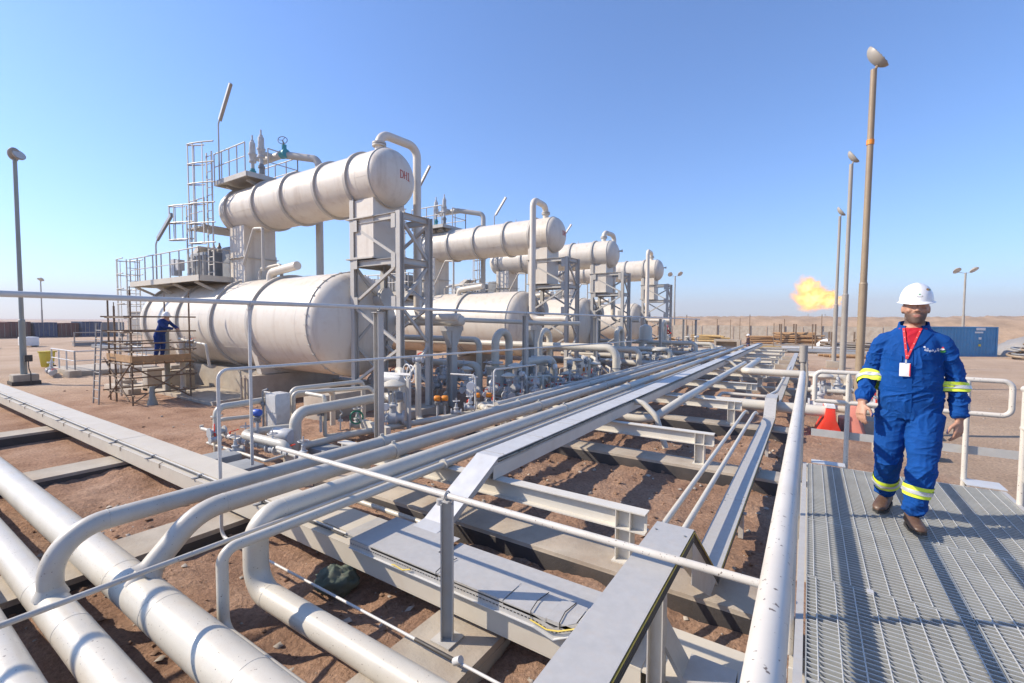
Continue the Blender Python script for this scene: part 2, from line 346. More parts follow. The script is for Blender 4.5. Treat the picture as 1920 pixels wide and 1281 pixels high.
# ================================================================ foreground piping
def pipe_thing(name, pts, r, mat, label, bend=None, group=None, n=20, welds=(), seg=8, cat='pipe'):
    mb = MB(); mb.pipe(pts, r, bend, n=n, seg=seg); o = mb.build(name, mat, label=label, cat=cat, group=group)
    for p, d in welds:                                          # thin weld beads round the pipe
        MB().lathe(Vector(p) - Vector(d) * 0.006, d, [(0, r*0.99), (0.002, r+0.0022), (0.010, r+0.0022), (0.012, r*0.99)], n=n).build('weld_seam', mat, o)
    return o
EX = (1, 0, 0)
# headers along x, lying on the sleepers
pipe_thing('header_pipe', [(-40, 0.676, .33), (5, 0.676, .33)], 0.13, 'pipe', 'cream header pipe cut off by the lower left corner of the photo', n=32)
pa = pipe_thing('header_pipe', [(-40, 1.07, .33), (5, 1.07, .33)], 0.134, 'pipe', 'cream header pipe with a bent riser, just left of the thickest header', n=36,
    welds=[((-5.95, 1.07, .33), EX), ((-5.0, 1.07, .33), EX), ((-2.1, 1.07, .33), EX)])
pb = pipe_thing('header_pipe', [(-40, 1.553, .38), (5, 1.553, .38)], 0.172, 'pipe', 'thickest cream header pipe crossing the lower left foreground', n=40,
    welds=[((-5.5, 1.553, .38), EX), ((-4.62, 1.553, .38), EX), ((-4.5, 1.553, .38), EX), ((-3.15, 1.553, .38), EX)])
# risers / bundle along y
p1x, p2x, p3x = -5.62, -5.08, -4.40
o = pipe_thing('rack_pipe', [(p1x, 1.07, .40), (p1x, 1.07, .97), (p1x, 38.5, .97), (p1x - 6, 38.5, .97)], 0.092, 'bundle', 'far left rack pipe rising in a wide bend from a header', bend=0.40, n=24, seg=12,
    welds=[((p1x, 1.48, .97), (0, 1, 0))])
MB().lathe((p1x, 1.07, .42), (0, 0, 1), [(0, .125), (.03, .112), (.06, .099), (.08, .093)], n=24).build('branch_fitting', 'bundle', o)
o = pipe_thing('rack_pipe', [(p2x, 1.50, .44), (p2x, 2.03, .98), (p2x, 36.0, .98)], 0.102, 'bundle', 'rack pipe with stencilled band dropping at forty-five degrees into the thickest header', bend=0.55, n=24, seg=12,
    welds=[((p2x, 2.28, .98), (0, 1, 0))])
MB().lathe((p2x, 1.60, .535), (0, .7, .72), [(0, .155), (.02, .13), (.05, .112), (.07, .104)], n=24).build('branch_fitting', 'bundle', o)
ban = MB()                                                       # grey stencil band on the upper left side of the pipe
for k in range(6):
    a0, a1 = R(95 + 13*k), R(95 + 13*(k+1)); rr = .1035
    q = [(p2x + rr*math.cos(a), y, .98 + rr*math.sin(a)) for y, a in ((2.42, a0), (2.78, a0), (2.78, a1), (2.42, a1))]
    ban._add(q, [(0, 1, 2, 3)])
ban.build('stencil_band', 'machine_dark', o)
letters = MB()
for k in range(14):
    y = 2.45 + 0.0225 * k
    for q in range(2 + k % 2):
        a = R(112 + 12*q + 5*(k % 3)); rr = .1045; e = Vector((math.cos(a), 0, math.sin(a))); p = Vector((p2x, y, .98)) + e*rr
        letters.cbox(p, (.012, .011, .002), mat=Matrix.Rotation(math.pi/2 - a, 3, 'Y'))
letters.build('stencil_letters', 'white', o)
o = pipe_thing('rack_pipe', [(5, 2.245, .31), (p3x, 2.245, .31), (p3x, 2.245, .99), (p3x, 40, .99)], 0.112, 'pipe', 'cream pipe standing up through two elbows from the foreground header into the rack', bend=0.24, n=28, seg=12,
    welds=[((-4.15, 2.245, .31), EX), ((p3x, 2.52, .99), (0, 1, 0))])
o = pipe_thing('rack_pipe', [(5, 1.82, .245), (-4.12, 1.82, .245), (-4.12, 1.82, .94), (-4.12, 22, .94)], 0.047, 'pipe', 'slim cream pipe with a tight upright bend beside the thick elbow', bend=0.12, n=18, seg=10)
pipe_thing('air_line', [(-4.235, -1.5, .955), (-4.235, 14, .955)], 0.021, 'bundle', 'thin pipe running over the headers from the lower left edge into the rack', n=12)
# a second set along the far left of the rack
pipe_thing('rack_pipe', [(-6.05, 8.6, .95), (-6.05, 39, .95)], 0.07, 'bundle', 'thin rack pipe starting halfway along the left side of the bundle', n=18)
pipe_thing('rack_pipe', [(-6.7, 9.6, .55), (-6.05, 9.6, .62), (-6.05, 10.2, .95)], 0.09, 'pipe', 'short branch pipe feeding the left side of the rack bundle', bend=.25, n=18)
# thin conduit across the dirt with light and dark stretches
cd = pipe_thing('ground_conduit', [(-5.3, 2.59, .30), (-4.2, 2.59, .30), (1, 2.59, .30)], 0.0125, 'rail_plain', 'thin white conduit lying over the concrete pad between header and girder', n=10)
MB().cyl((-2.62, 2.59, .30), (-2.18, 2.59, .30), .0155, n=10).build('dark_sleeve', 'cable_black', cd)
MB().cyl((-2.2, 2.59, .29), (-2.14, 2.59, .33), .03, n=10).build('clamp', 'machine', cd)
# pipe clamps on the bundle
for x, r, ys, z in ((p1x, .092, (4.85, 8.9, 12.9, 16.9), .97), (p2x, .102, (4.6, 8.9, 12.9), .98), (p3x, .112, (8.8, 12.9), .99)):
    for y in ys:
        c = MB().lathe((x, y - .03, z), (0, 1, 0), [(0, r*.98), (0, r+.012), (.06, r+.012), (.06, r*.98)], n=20)
        c.cbox((x, y, z + r + .02), (.02, .06, .05)); c.build('pipe_clamp', 'bundle', None, label='u-bolt clamp round a rack pipe above a cross beam', cat='clamp', group='pipe clamps on the rack')
MB().lathe((-4.12, 4.6, .94), (0, 1, 0), [(0, .06), (0, .075), (.03, .075), (.03, .06)], n=16).build('pipe_flange', 'pipe', None, label='small flange collar on the slim cream rack pipe', cat='flange')
# drip loop hanging under the bundle
pipe_thing('loop_pipe', [(-6.2, 4.15, .32), (-4.05, 4.15, .32), (-3.62, 4.15, .32), (-3.62, 4.15, .78), (-5.2, 4.15, .78)], 0.035, 'pipe', 'looped pipe hanging under the rack in front of the sloping tray cover', bend=.07, n=14)

# ---- sleepers and cross beams of the rack
for i, x in enumerate((-2.44, -6.6, -11.0, -15.5)):
    s = MB(); s.box((x - .34, -1.5, -.15), (x + .34, 3.35 if i else 3.12, .235 - .004*i)); s.slot(1); s.box((x - .345, -1.5, -.16), (x + .345, 3.36, .17))
    lab = ['concrete pad carrying the square post and the nearest headers', 'concrete sleeper under the big headers below the bent risers', 'concrete sleeper under the headers, second beyond the bent risers', 'concrete sleeper under the headers, third beyond the bent risers']
    s.build('concrete_sleeper', ['concrete', 'bitumen' if i else 'concrete'], label=lab[i], cat='sleeper', group='sleepers under the headers')
BY = [4.75, 8.82, 12.84, 16.9, 20.9, 24.9, 28.9, 32.9, 36.9, 40.9]
ordn = ['nearest', 'second', 'third', 'fourth', 'fifth', 'sixth', 'seventh', 'eighth', 'ninth', 'tenth']
for i, y in enumerate(BY):
    s = MB(); s.box((-6.9, y - .28, -.15), (-.28, y + .28, .30)); s.slot(1); s.box((-6.9, y - .284, -.15), (-.284, y - .2, .265))
    s.build('concrete_sleeper', ['concrete_pale', 'bitumen' if i in (0, 1, 2) else 'concrete'], label='%s concrete strip footing under the rack cross beams' % ordn[i], cat='sleeper', group='strip footings of the pipe rack', bevel=.012)
    t = thing('rack_beam', '%s white steel cross beam carrying the pipe rack' % ordn[i], 'beam', 'cross beams of the pipe rack', (0, y, 0))
    MB().ibeam((-6.5, 0, .77), (-1.38, 0, .77), .22, .16, .014, .010).build('beam', 'beam', t)
    for x in (-1.62, -5.95):
        MB().ibeam((x, 0, .302), (x, 0, .66), .17, .15, .012, .009, up=(1, 0, 0)).build('post', 'beam', t)
        MB().box((x - .11, -.11, .30), (x + .11, .11, .314)).build('base_plate', 'beam', t)
        for dx in (-.078, .078):
            p = MB()
            for sy in (-1, 1): p.box((x + dx - .005, min(sy*.006, sy*.078), .675), (x + dx + .005, max(sy*.006, sy*.078), .865))
            p.build('stiffener', 'beam', t)

# ---- main cable tray over the rack
def tray_thing(name, label, x0, x1, y0, y1, z0, z1, side='cable'):
    t = thing(name, label, 'cable tray', 'cable trays of the rack')
    MB().box((x0 + .004, y0, z0), (x1 - .004, y1, z0 + .006)).build('tray_floor', 'galv', t)
    for x in (x0, x1):
        MB().box((x - .004, y0, z0 - .01), (x + .004, y1, z0 + (.018 if x == x1 else .06))).build('side_rail', 'galv', t)
    c = MB(); rnd = random.Random(5)
    for k in range(7):
        cx = x0 + .03 + (x1 - x0 - .02) * k / 6
        pts = [Vector((cx + rnd.uniform(-.008, .008), y0 + (y1 - y0) * q / 60, z1 - .045 + rnd.uniform(-.014, .012))) for q in range(61)]
        c.sweep(pts, .015, 6)
    c.build('cables', side, t)
    y = y0; k = 0
    while y < y1 - .05:
        e = min(y + 2.4, y1); lid = MB(); lid.box((x0 - .012, y + .003, z1 - .004 + .003*(k % 2)), (x1 + .012, e - .003, z1 + .003*(k % 2)))
        lid.box((x0 - .012, y + .003, z1 - .022), (x0 - .009, e - .003, z1 - .004)); lid.box((x1 + .009, y + .003, z1 - .012), (x1 + .012, e - .003, z1 - .004))
        lo_ = lid.build('cover_lid', 'galv_white', t)
        for yy in (y + .15, (y + e)/2, e - .15):
            sp = MB(); sp.box((x0 - .014, yy - .012, z1 + .0005 + .003*(k % 2)), (x1 + .014, yy + .012, z1 + .0025 + .003*(k % 2))); sp.cbox((x1 - .02, yy, z1 + .006), (.016, .016, .008)); sp.build('strap', 'galv', lo_)
        y = e; k += 1
    return t
mt = tray_thing('cable_tray', 'long covered cable tray on a white beam beside the rack pipes', -3.62, -3.30, 4.72, 44, 1.065, 1.155)
yb = MB(); yb.ibeam((-3.345, 4.62, .975), (-3.345, 44, .975), .18, .10, .012, .010); yb.box((-3.296, 4.62, .888), (-3.288, 44, 1.062))
yb.build('tray_beam', 'beam', None, label='white steel beam under the long covered cable tray', cat='beam')
sl = thing('sloping_tray', 'bright sloping tray cover dropping from the rack tray to the girder', 'cable tray', 'cable trays of the rack')
cv = MB(); a, b2, c2 = V(-3.63, 4.73, 1.158), V(-3.63, 3.74, .640), V(-3.63, 3.38, .60)
cv.prism([a, b2, b2 + V(0, 0, -.006), a + V(0, 0, -.006)], (.345, 0, 0)); cv.prism([b2, c2, c2 + V(0, 0, -.006), b2 + V(0, 0, -.006)], (.345, 0, 0)); cv.build('cover_lid', 'galv_white', sl)
for x in (-3.624, -3.300):
    s = MB(); s.prism([V(x, 4.73, 1.148), V(x, 3.74, .630), V(x, 3.38, .592), V(x, 3.38, .545), V(x, 3.76, .555), V(x, 4.73, 1.06)], (.008, 0, 0)); s.build('side_rail', 'galv', sl)
c = MB()
for k in range(6): c.sweep([V(-3.59 + .05*k, 4.75, 1.115), V(-3.59 + .05*k, 3.74, .595), V(-3.59+.05*k, 3.40, .57)], .014, 6)
c.build('cables', 'cable', sl)

# ---- long girder along x with covers and conduits
gd = thing('cable_girder', 'long pale steel girder with flat cover plates crossing the left foreground', 'girder')
g = MB(); g.ibeam((-60, 3.3, .41), (-.9, 3.3, .41), .22, .58, .016, .02); g.box((-60, 3.01, .315), (-.9, 3.022, .505)); g.build('web_and_flanges', 'girder', gd)
x = -60.0; k = 0
while x < -4.3:
    e = min(x + 2.44, -4.25); c = MB(); c.box((x + .003, 3.17, .522), (e - .003, 3.60, .545 + .0025*(k % 2))); c.build('cover_plate', 'girder', gd); x = e; k += 1
for q, dy in enumerate((3.085, 3.115)):
    MB().pipe([(-60, dy, .548 + .006*q), (-4.2, dy, .548 + .006*q)], .010, n=8).build('conduit', ('cable_black', 'rail_plain')[q], gd)
for k in range(14):
    xx = -5.9 - 1.75*k; c = MB(); c.box((xx, 2.98, .523), (xx + .05, 3.16, .535)); c.box((xx, 3.06, .535), (xx + .05, 3.14, .566)); c.build('conduit_clip', 'machine_dark', gd)
    MB().pipe([(xx + .55, 3.05, .545), (xx + .55, 3.0, .53), (xx + .55, 3.0, .46)], .006, n=6).build('hook', 'rust', gd)
# slotted galvanised tray on the right half of the girder
tr = thing('slotted_tray', 'slotted galvanised tray with overlapping lids along the girder front', 'cable tray', 'cable trays of the rack')
plates = [(-4.25, -3.95, 3.12, 3.60, .548), (-3.95, -3.0, 2.98, 3.62, .62), (-3.0, -1.0, 3.24, 3.62, .575)]
for i, (x0, x1, y0, y1, z) in enumerate(plates):
    MB().box((x0, y0, z - .004), (x1, y1, z)).build('cover_plate', 'galv', tr)
MB().box((-3.955, 2.98, .525), (-3.95, 3.62, .616)).build('end_plate', 'machine_dark', tr)
MB().box((-4.25, 3.12, .523), (-3.955, 3.125, .545)).build('end_plate', 'machine_dark', tr)
lids = [(-3.62, -2.72), (-2.715, -2.02), (-2.015, -1.62), (-1.615, -1.40)]
for i, (x0, x1) in enumerate(lids):
    c = MB(); z = .633 + .006*(i % 2); c.box((x0, 2.975, z - .004), (x1, 3.26, z)); c.box((x0, 2.972, z - .03), (x1, 2.975, z)); c.build('lid', 'galv', tr)
def slotted(pts, y, hgt, mat='galv'):                            # side strip with a row of punched slots
    fr = MB(); lo = MB()
    for (xa, za), (xb, zb) in zip(pts[:-1], pts[1:]):
        L = math.hypot(xb-xa, zb-za); n = max(1, int(L / .034))
        def P(s, h): return (xa + (xb-xa)*s, y, za + (zb-za)*s + h)
        lo._add([P(0, 0), P(1, 0), P(1, hgt*.45), P(0, hgt*.45)], [(0, 1, 2, 3)]); lo._add([P(0, hgt*.58), P(1, hgt*.58), P(1, hgt), P(0, hgt)], [(0, 1, 2, 3)])
        for k in range(n):
            a, b = k / n, (k + .38) / n; lo._add([P(a, hgt*.45), P(b, hgt*.45), P(b, hgt*.58), P(a, hgt*.58)], [(0, 1, 2, 3)])
    return lo
zz = [(-3.95, .535), (-1.72, .535), (-1.55, .50), (-1.33, .62), (-1.02, .62)]
s = slotted(zz, 2.972, .085); s.build('slotted_side', 'galv', tr)
bk = MB(); zq = [(a, 2.99, h) for a, h in zz]; bk.prism([V(a, 2.99, h) for a, h in zz] + [V(a, 2.99, h + .08) for a, h in zz[::-1]], (0, .004, 0)); bk.build('tray_back', 'machine_dark', tr)
lip = MB()
for (xa, za), (xb, zb) in zip(zz[:-1], zz[1:]): lip.bar((xa, 2.962, za), (xb, 2.962, zb), .02, .006)
lip.build('lip', 'galv_white', tr)
for (xa, za), (xb, zb), nm in (((-1.40, .625), (-1.33, .70), 0), ((-1.33, .712), (-1.16, .712), 1), ((-1.155, .708), (-1.0, .708), 2)):
    c = MB(); c.prism([V(xa, 2.975, za), V(xb, 2.975, zb), V(xb, 2.975, zb - .005), V(xa, 2.975, za - .005)], (0, .285, 0)); c.build('lid', 'galv', tr)
MB().sweep([V(-3.3, 2.955, .55), V(-3.25, 2.94, .57), V(-3.15, 2.95, .545), V(-3.05, 2.955, .58)], .006, 6).build('wire_tie', 'wire_yellow', tr)
MB().sweep([V(-1.75, 2.955, .585), V(-1.6, 2.95, .565), V(-1.5, 2.95, .59), V(-1.34, 2.955, .67)], .006, 6).build('wire_tie', 'wire_yellow', tr)
for xx in (-2.74, -1.75, -1.5):
    MB().sweep([V(xx, 2.965, .60), V(xx, 2.968, .65), V(xx - .02, 3.1, .65), V(xx, 3.26, .645)], .004, 6).build('wire_tie', 'cable_black', tr)
# girder stretch to the right of the near tray
g2 = thing('cable_girder', 'end stretch of pale girder with lid plates under the near cable tray', 'girder')
MB().ibeam((-.9, 3.3, .41), (-.06, 3.3, .41), .21, .57, .016, .02).build('web_and_flanges', 'girder', g2)
MB().box((-.62, 2.98, .535), (-.33, 3.25, .60)).build('lid', 'galv', g2); MB().box((-.32, 2.99, .535), (-.08, 3.26, .595)).build('lid', 'galv', g2)
c = MB(); c.prism([V(-.62, 2.98, .60), V(-.86, 2.98, .98), V(-.86, 2.98, .93), V(-.62, 2.98, .55)], (0, .2, 0)); c.build('sloping_side', 'galv', g2)

# ---- square post with the long thin rail across the middle
pt = thing('rail_post', 'square grey steel post standing on the concrete pad holding the slanting rail', 'post', None, (-2.46, 2.80, 0))
p = MB(); p.ibeam((0, 0, .24), (0, 0, 1.40), .10, .10, .010, .008, up=(.82, .57, 0)); p.build('column', 'steel', pt)
c = MB(); c.cyl((-.05, -.03, 1.385), (-.05, -.03, 1.43), .03, n=14); c.cbox((0, 0, 1.42), (.09, .09, .012)); c.torus((0, 0, 1.46), (1, 0, 0), .034, .007, 14, 6); c.build('clamp', 'galv', pt)
MB().cbox((0, 0, .245), (.2, .2, .015)).build('base_plate', 'steel', pt)
pipe_thing('long_rail', [(-4.98, 2.80, 1.46), (-.14, 2.80, 1.46)], .0245, 'rail', 'thin speckled white pipe slanting across the middle to the walkway', n=14)

# ---- near cable tray beside the walkway, humped over the cross pipes
nt_ = thing('near_tray', 'wide dusty galvanised cable tray running beside the walkway rail', 'cable tray', 'cable trays of the rack')
X0, X1 = -.905, -.665
prof = [(-1.6, 1.40), (3.42, 1.40), (4.62, .50), (13.1, .50), (13.55, .93), (14.35, .93), (14.8, .52), (42, .52)]
ls = []; 
for (ya, za), (yb_, zb) in zip(prof[:-1], prof[1:]):
    L = math.hypot(yb_-ya, zb-za); n = max(1, round(L / 2.4))
    for k in range(n):
        s0, s1 = k/n, (k+1)/n; q0 = V(X0-.012, ya+(yb_-ya)*s0, za+(zb-za)*s0 + .002*(k % 2)); q1 = V(X0-.012, ya+(yb_-ya)*s1, za+(zb-za)*s1 + .002*(k % 2)); e = (q1-q0).normalized()*.003
        c = MB(); c.prism([q0+e, q1-e, q1-e-V(0, 0, .005), q0+e-V(0, 0, .005)], (X1-X0+.024, 0, 0)); lo_ = c.build('cover_lid', 'galv', nt_)
        for q in (.06, .94):
            for xx in (X0 + .02, X1 - .02):
                p_ = q0.lerp(q1, q); b_ = MB(); b_.cyl((xx, p_.y, p_.z), (xx, p_.y, p_.z + .007), .008, n=6); b_.build('bolt', 'machine_dark', lo_)
for x in (X0, X1):
    s = MB()
    for (ya, za), (yb_, zb) in zip(prof[:-1], prof[1:]):
        s.prism([V(x-.003, ya, za-.012), V(x-.003, yb_, zb-.012), V(x-.003, yb_, zb-.105), V(x-.003, ya, za-.105)], (.006, 0, 0))
    s.build('side_rail', 'galv', nt_)
s = MB()
for (ya, za), (yb_, zb) in zip(prof[:-1], prof[1:]): s.prism([V(X0, ya, za-.098), V(X0, yb_, zb-.098), V(X0, yb_, zb-.104), V(X0, ya, za-.104)], (X1-X0, 0, 0))
s.build('tray_floor', 'galv', nt_)
s = MB()
for k in range(4): s.sweep([V(X1 + .008, a, h - .03 - .018*k) for a, h in prof], .006, 6)
s.build('cables', 'cable_black', nt_)
MB().sweep([V(X1+.012, a, h-.02) for a, h in prof], .005, 6).build('yellow_cable', 'wire_yellow', nt_)
d = MB(); d.prism([V(X1+.004, 3.40, 1.36), V(X1+.004, 4.55, .50), V(X1+.004, 4.2, .50), V(X1+.004, 3.40, 1.0)], (.004, 0, 0)); d.build('perforated_gusset', 'galv', nt_)
for yy, zt in ((2.95, 1.29), (.6, 1.29)):
    MB().ibeam((-.78, yy, .1), (-.78, yy, zt), .1, .1, .008, .006, up=(1, 0, 0)).build('support_post', 'steel', nt_)
for i, y in enumerate((6.6, 8.82, 10.9, 12.84, 16.9, 20.9)):
    p = MB(); p.box((-.92, y - .04, .06), (-.86, y + .04, .39)); p.box((-.71, y-.04, .06), (-.65, y+.04, .39)); p.box((-.95, y - .04, .375), (-.62, y + .04, .393)); p.build('support_stand', 'galv', nt_)
# small twin lines
for dx, nm in ((-1.24, 'first'), (-1.03, 'second')):
    pipe_thing('twin_line', [(dx, 3.9, .34), (dx, 4.3, .74), (dx, 11.9, .76), (dx, 12.4, .72), (dx, 12.8, .62)], .032, 'pipe', 'slim white line of a parallel pair, %s from the rack beams' % nm, bend=.12, n=14, group='twin slim lines')
pipe_thing('cross_pipe', [(-5.2, 13.9, .66), (-.2, 13.9, .66), (.6, 13.9, .66)], .14, 'pipe', 'thick white cross pipe that the near cable tray humps over', n=24)
p6 = pipe_thing('slanting_pipe', [(-6.5, 10.6, .60), (-3.05, 10.6, .60), (-2.58, 11.6, .98), (-2.46, 23.5, 1.0)], .095, 'pipe', 'white pipe elbowing up from under the long tray along the rack middle', bend=.45, n=20)
pipe_thing('cross_pipe', [(-2.1, 26, 1.0), (-2.1, 19.8, 1.0), (1.2, 19.8, 1.0), (1.2, 19.8, .2)], .13, 'pipe', 'white elbowed cross pipe ending behind the walkway rail', bend=.25, n=22)
pipe_thing('cross_pipe', [(-2.5, 14.6, .3), (-2.2, 15.2, .72), (-.98, 15.2, .72), (-.80, 16.4, .74), (-.72, 26, .72)], .05, 'pipe', 'thin white elbow pipe behind the humped tray', bend=.12, n=14)
for (x, y, z, lab) in ((-3.0, 10.2, 1.06, 'bent conduit hose dropping from the long tray near the second beam'), (-3.0, 23.6, 1.06, 'bent conduit hose dropping from the far stretch of the long tray')):
    pipe_thing('cable_drop', [(x - .4, y, z + .02), (x - .1, y, z), (x + .22, y - .1, z - .25), (x + .45, y - .15, .15)], .065, 'pipe', lab, bend=.25, n=14, cat='conduit')
# bits in the dirt
bg_ = MB(); bg_.ball((0, 0, .10), .17, 40, 24, (1.25, .8, .8)); o = bg_.build('sack', 'sack', label='dark green plastic sack lying in the dirt beside the conduit', cat='sack', loc=(-4.1, 2.92, .05), rz=.5)
for v in o.data.vertices:
    v.co += v.co.normalized() * (.05 * noise.noise(v.co * 9) + .035 * (1 - 2*abs(noise.noise(v.co * 22))))
vs_ = thing('wrapped_flange', 'plastic-wrapped white flange standing beside the near cable tray', 'flange', None, (-1.18, 2.42, .32))
f = MB(); f.lathe((0, 0, 0), (1, .4, 0), [(-.05, .02), (-.05, .14), (-.01, .14), (-.01, .10), (.02, .10), (.02, .15), (.06, .15), (.06, .02)], n=22); f.build('flange', 'white', vs_)
f = MB(); f.cbox((.03, 0, .16), (.10, .16, .03), .4); f.build('tape_wrap', 'white', vs_)
f = MB()
for k in range(6): a = k*1.05; f.cyl((-.07, .11*math.cos(a), .11*math.sin(a)), (.08, .11*math.cos(a)+.05, .11*math.sin(a)), .011, n=8)
f.build('bolt', 'machine', vs_)
MB().pipe([(-.02, 0, -.42), (-.02, 0, -.1)], .05, n=12).build('stub', 'pipe', vs_)
# ================================================================ the four pairs of stacked vessels
ROWS = [9.8, 20.5, 28.3, 39.0]
RN = ['nearest', 'second', 'third', 'farthest']
RU, RL, ZU, ZL = 0.875, 1.715, 7.25, 2.75
def ell_profile(x0, x1, r, a, k=10):
    pr = []
    for i in range(k + 1):
        t = math.pi/2 * i / k; pr.append((x0 - a * math.cos(t), r * math.sin(t)))
    pr2 = [(x1 + a * math.sin(math.pi/2 * i / k), r * math.cos(math.pi/2 * i / k)) for i in range(k + 1)]
    return pr, pr2
def vessel(name, label, y, z, r, x0, x1, a, rings, n=64, grp=None, ring_h=.06, ring_w=.10):
    t = thing(name, label, 'pressure vessel', grp, (0, y, z))
    MB().lathe((0, 0, 0), (1, 0, 0), [(x0, r), (x1, r)], n=n).build('shell', 'vessel', t)
    l, rr = ell_profile(x0, x1, r - .004, a)
    MB().lathe((0, 0, 0), (1, 0, 0), l, n=n).build('dished_end', 'vessel', t)
    MB().lathe((0, 0, 0), (1, 0, 0), rr, n=n).build('dished_end', 'vessel', t)
    for x in rings:
        MB().lathe((0, 0, 0), (1, 0, 0), [(x - ring_w/2, r*.98), (x - ring_w/2, r + ring_h), (x + ring_w/2, r + ring_h), (x + ring_w/2, r*.98)], n=n).build('stiffening_ring', 'ring', t)
    for x in np.linspace(x0 + .9, x1 - .6, 5):
        sm = MB(); sm.lathe((0, 0, 0), (1, 0, 0), [(x - .008, r*.99), (x - .008, r + .003), (x + .008, r + .003), (x + .008, r*.99)], n=n)
        sm.build('weld_seam', 'vessel', t)
    xs_ = [x0] + list(np.linspace(x0 + .9, x1 - .6, 5)) + [x1]
    for k in range(6):                                            # staggered long seams of the shell plates
        a = math.pi + R((-28, 16, -12, 30, -22, 8)[k]); e = V(0, math.cos(a), math.sin(a)); e2 = V(0, math.cos(a + .004), math.sin(a + .004))
        MB().bar(V(xs_[k] + .02, 0, 0) + e*r, V(xs_[k+1] - .02, 0, 0) + e*r, .012, .008, up=tuple(e)).build('weld_seam', 'vessel', t)
    b = MB(); b.lathe((0, 0, 0), (1, 0, 0), [(x1 - .02, r*.98), (x1 - .02, r + .02), (x1 + .02, r + .02), (x1 + .02, r*.98)], n=n)
    b.build('end_band', 'ring', t)
    return t
def handrail(parent, pts, z, h=1.05, r=.02, mid=True, step=1.0, mat='steel', posts=True, n=8):
    for a, b in zip(pts[:-1], pts[1:]):
        a, b = V(a[0], a[1], z), V(b[0], b[1], z)
        MB().cyl(a + V(0, 0, h), b + V(0, 0, h), r, n=n).build('top_rail', mat, parent)
        if mid: MB().cyl(a + V(0, 0, h*.52), b + V(0, 0, h*.52), r*.8, n=n).build('mid_rail', mat, parent)
        k = max(1, round((b - a).length / step))
        for i in range(k + 1):
            p = a + (b - a) * i / k; MB().cyl(p + V(0, 0, -.12), p + V(0, 0, h), r, n=n).build('rail_post', mat, parent)
def ladder(parent, x, y, z0, z1, ax=(1, 0), w=.42, cage=None, cd=(0, -1), mat='steel'):
    ax = V(ax[0], ax[1], 0); cdv = V(cd[0], cd[1], 0); c = V(x, y, 0)
    for s in (-1, 1): MB().bar(c + ax*s*w/2 + V(0, 0, z0), c + ax*s*w/2 + V(0, 0, z1), .08, .03).build('ladder_rail', mat, parent)
    z = z0 + .2
    while z < z1: MB().cyl(c - ax*w/2 + V(0, 0, z), c + ax*w/2 + V(0, 0, z), .016, n=6).build('rung', mat, parent); z += .3
    if cage:
        za, zb = cage; k = max(2, round((zb - za) / .75))
        def arc(t): return c + ax * (.38 * math.cos(math.pi * t)) * -1 + cdv * (.75 * math.sin(math.pi * t) ** .8)
        for i in range(k + 1):
            z = za + (zb - za) * i / k
            MB().sweep([arc(q / 10) + V(0, 0, z) for q in range(11)], .026, 6).build('cage_hoop', mat, parent)
        for q in (.14, .32, .5, .68, .86):
            MB().bar(arc(q) + V(0, 0, za), arc(q) + V(0, 0, zb), .06, .018).build('cage_strap', mat, parent)
def text_mesh(name, s, size, mat, parent=None, extrude=0.001, align='CENTER'):
    cu = bpy.data.curves.new(name, 'FONT'); cu.body = s; cu.size = size; cu.extrude = extrude; cu.align_x = align; cu.align_y = 'CENTER'
    tmp = bpy.data.objects.new('tmp', cu); col.objects.link(tmp)
    me = bpy.data.meshes.new_from_object(tmp.evaluated_get(bpy.context.evaluated_depsgraph_get()))
    bpy.data.objects.remove(tmp); me.materials.append(M[mat]); me.name = name
    return link(name, me, parent)
M['red_chalk'] = paint('red_chalk', (0.55, 0.10, 0.09), 0.8, 0.2, dirt_amt=0.3)
# strokes of hand lettering on the domes: each letter as polylines in a unit box
GLYPH = {'D': [[(0, 0), (0, 1)], [(0, 1), (.45, .9), (.62, .5), (.45, .1), (0, 0)]], 'H': [[(0, 0), (0, 1)], [(.55, 0), (.55, 1)], [(0, .5), (.55, .5)]], '1': [[(.05, .8), (.25, 1), (.25, 0)], [(0, 0), (.45, -.03)]], '2': [[(0, .8), (.25, 1), (.5, .8), (0, 0), (.55, 0)]], '3': [[(0, .9), (.3, 1), (.45, .75), (.2, .52), (.48, .25), (.25, 0), (0, .08)]], '4': [[(.4, 0), (.4, 1), (0, .3), (.55, .3)]]}
def dome_text(parent, s, xc, r, a, size, yo, zo):
    m = MB(); cur = 0.0; tot = sum(.8 for _ in s)
    for ch in s:
        for st in GLYPH[ch]:
            pts = []
            for (p, q), (p2, q2) in zip(st[:-1], st[1:]):
                for k in range(4): pts.append((p + (p2-p)*k/4, q + (q2-q)*k/4))
            pts.append(st[-1]); path = []
            for p, q in pts:
                yy = yo + (cur + p - tot/2) * size; zz = zo + (q - .5) * size * 1.25; rr = min(.98, math.hypot(yy, zz) / r)
                path.append(V(xc + a * math.sqrt(1 - rr*rr) + .004, yy, zz))
            m.sweep(path, .011, 5)
        cur += .8
    m.build('chalk_lettering', 'red_chalk', parent)
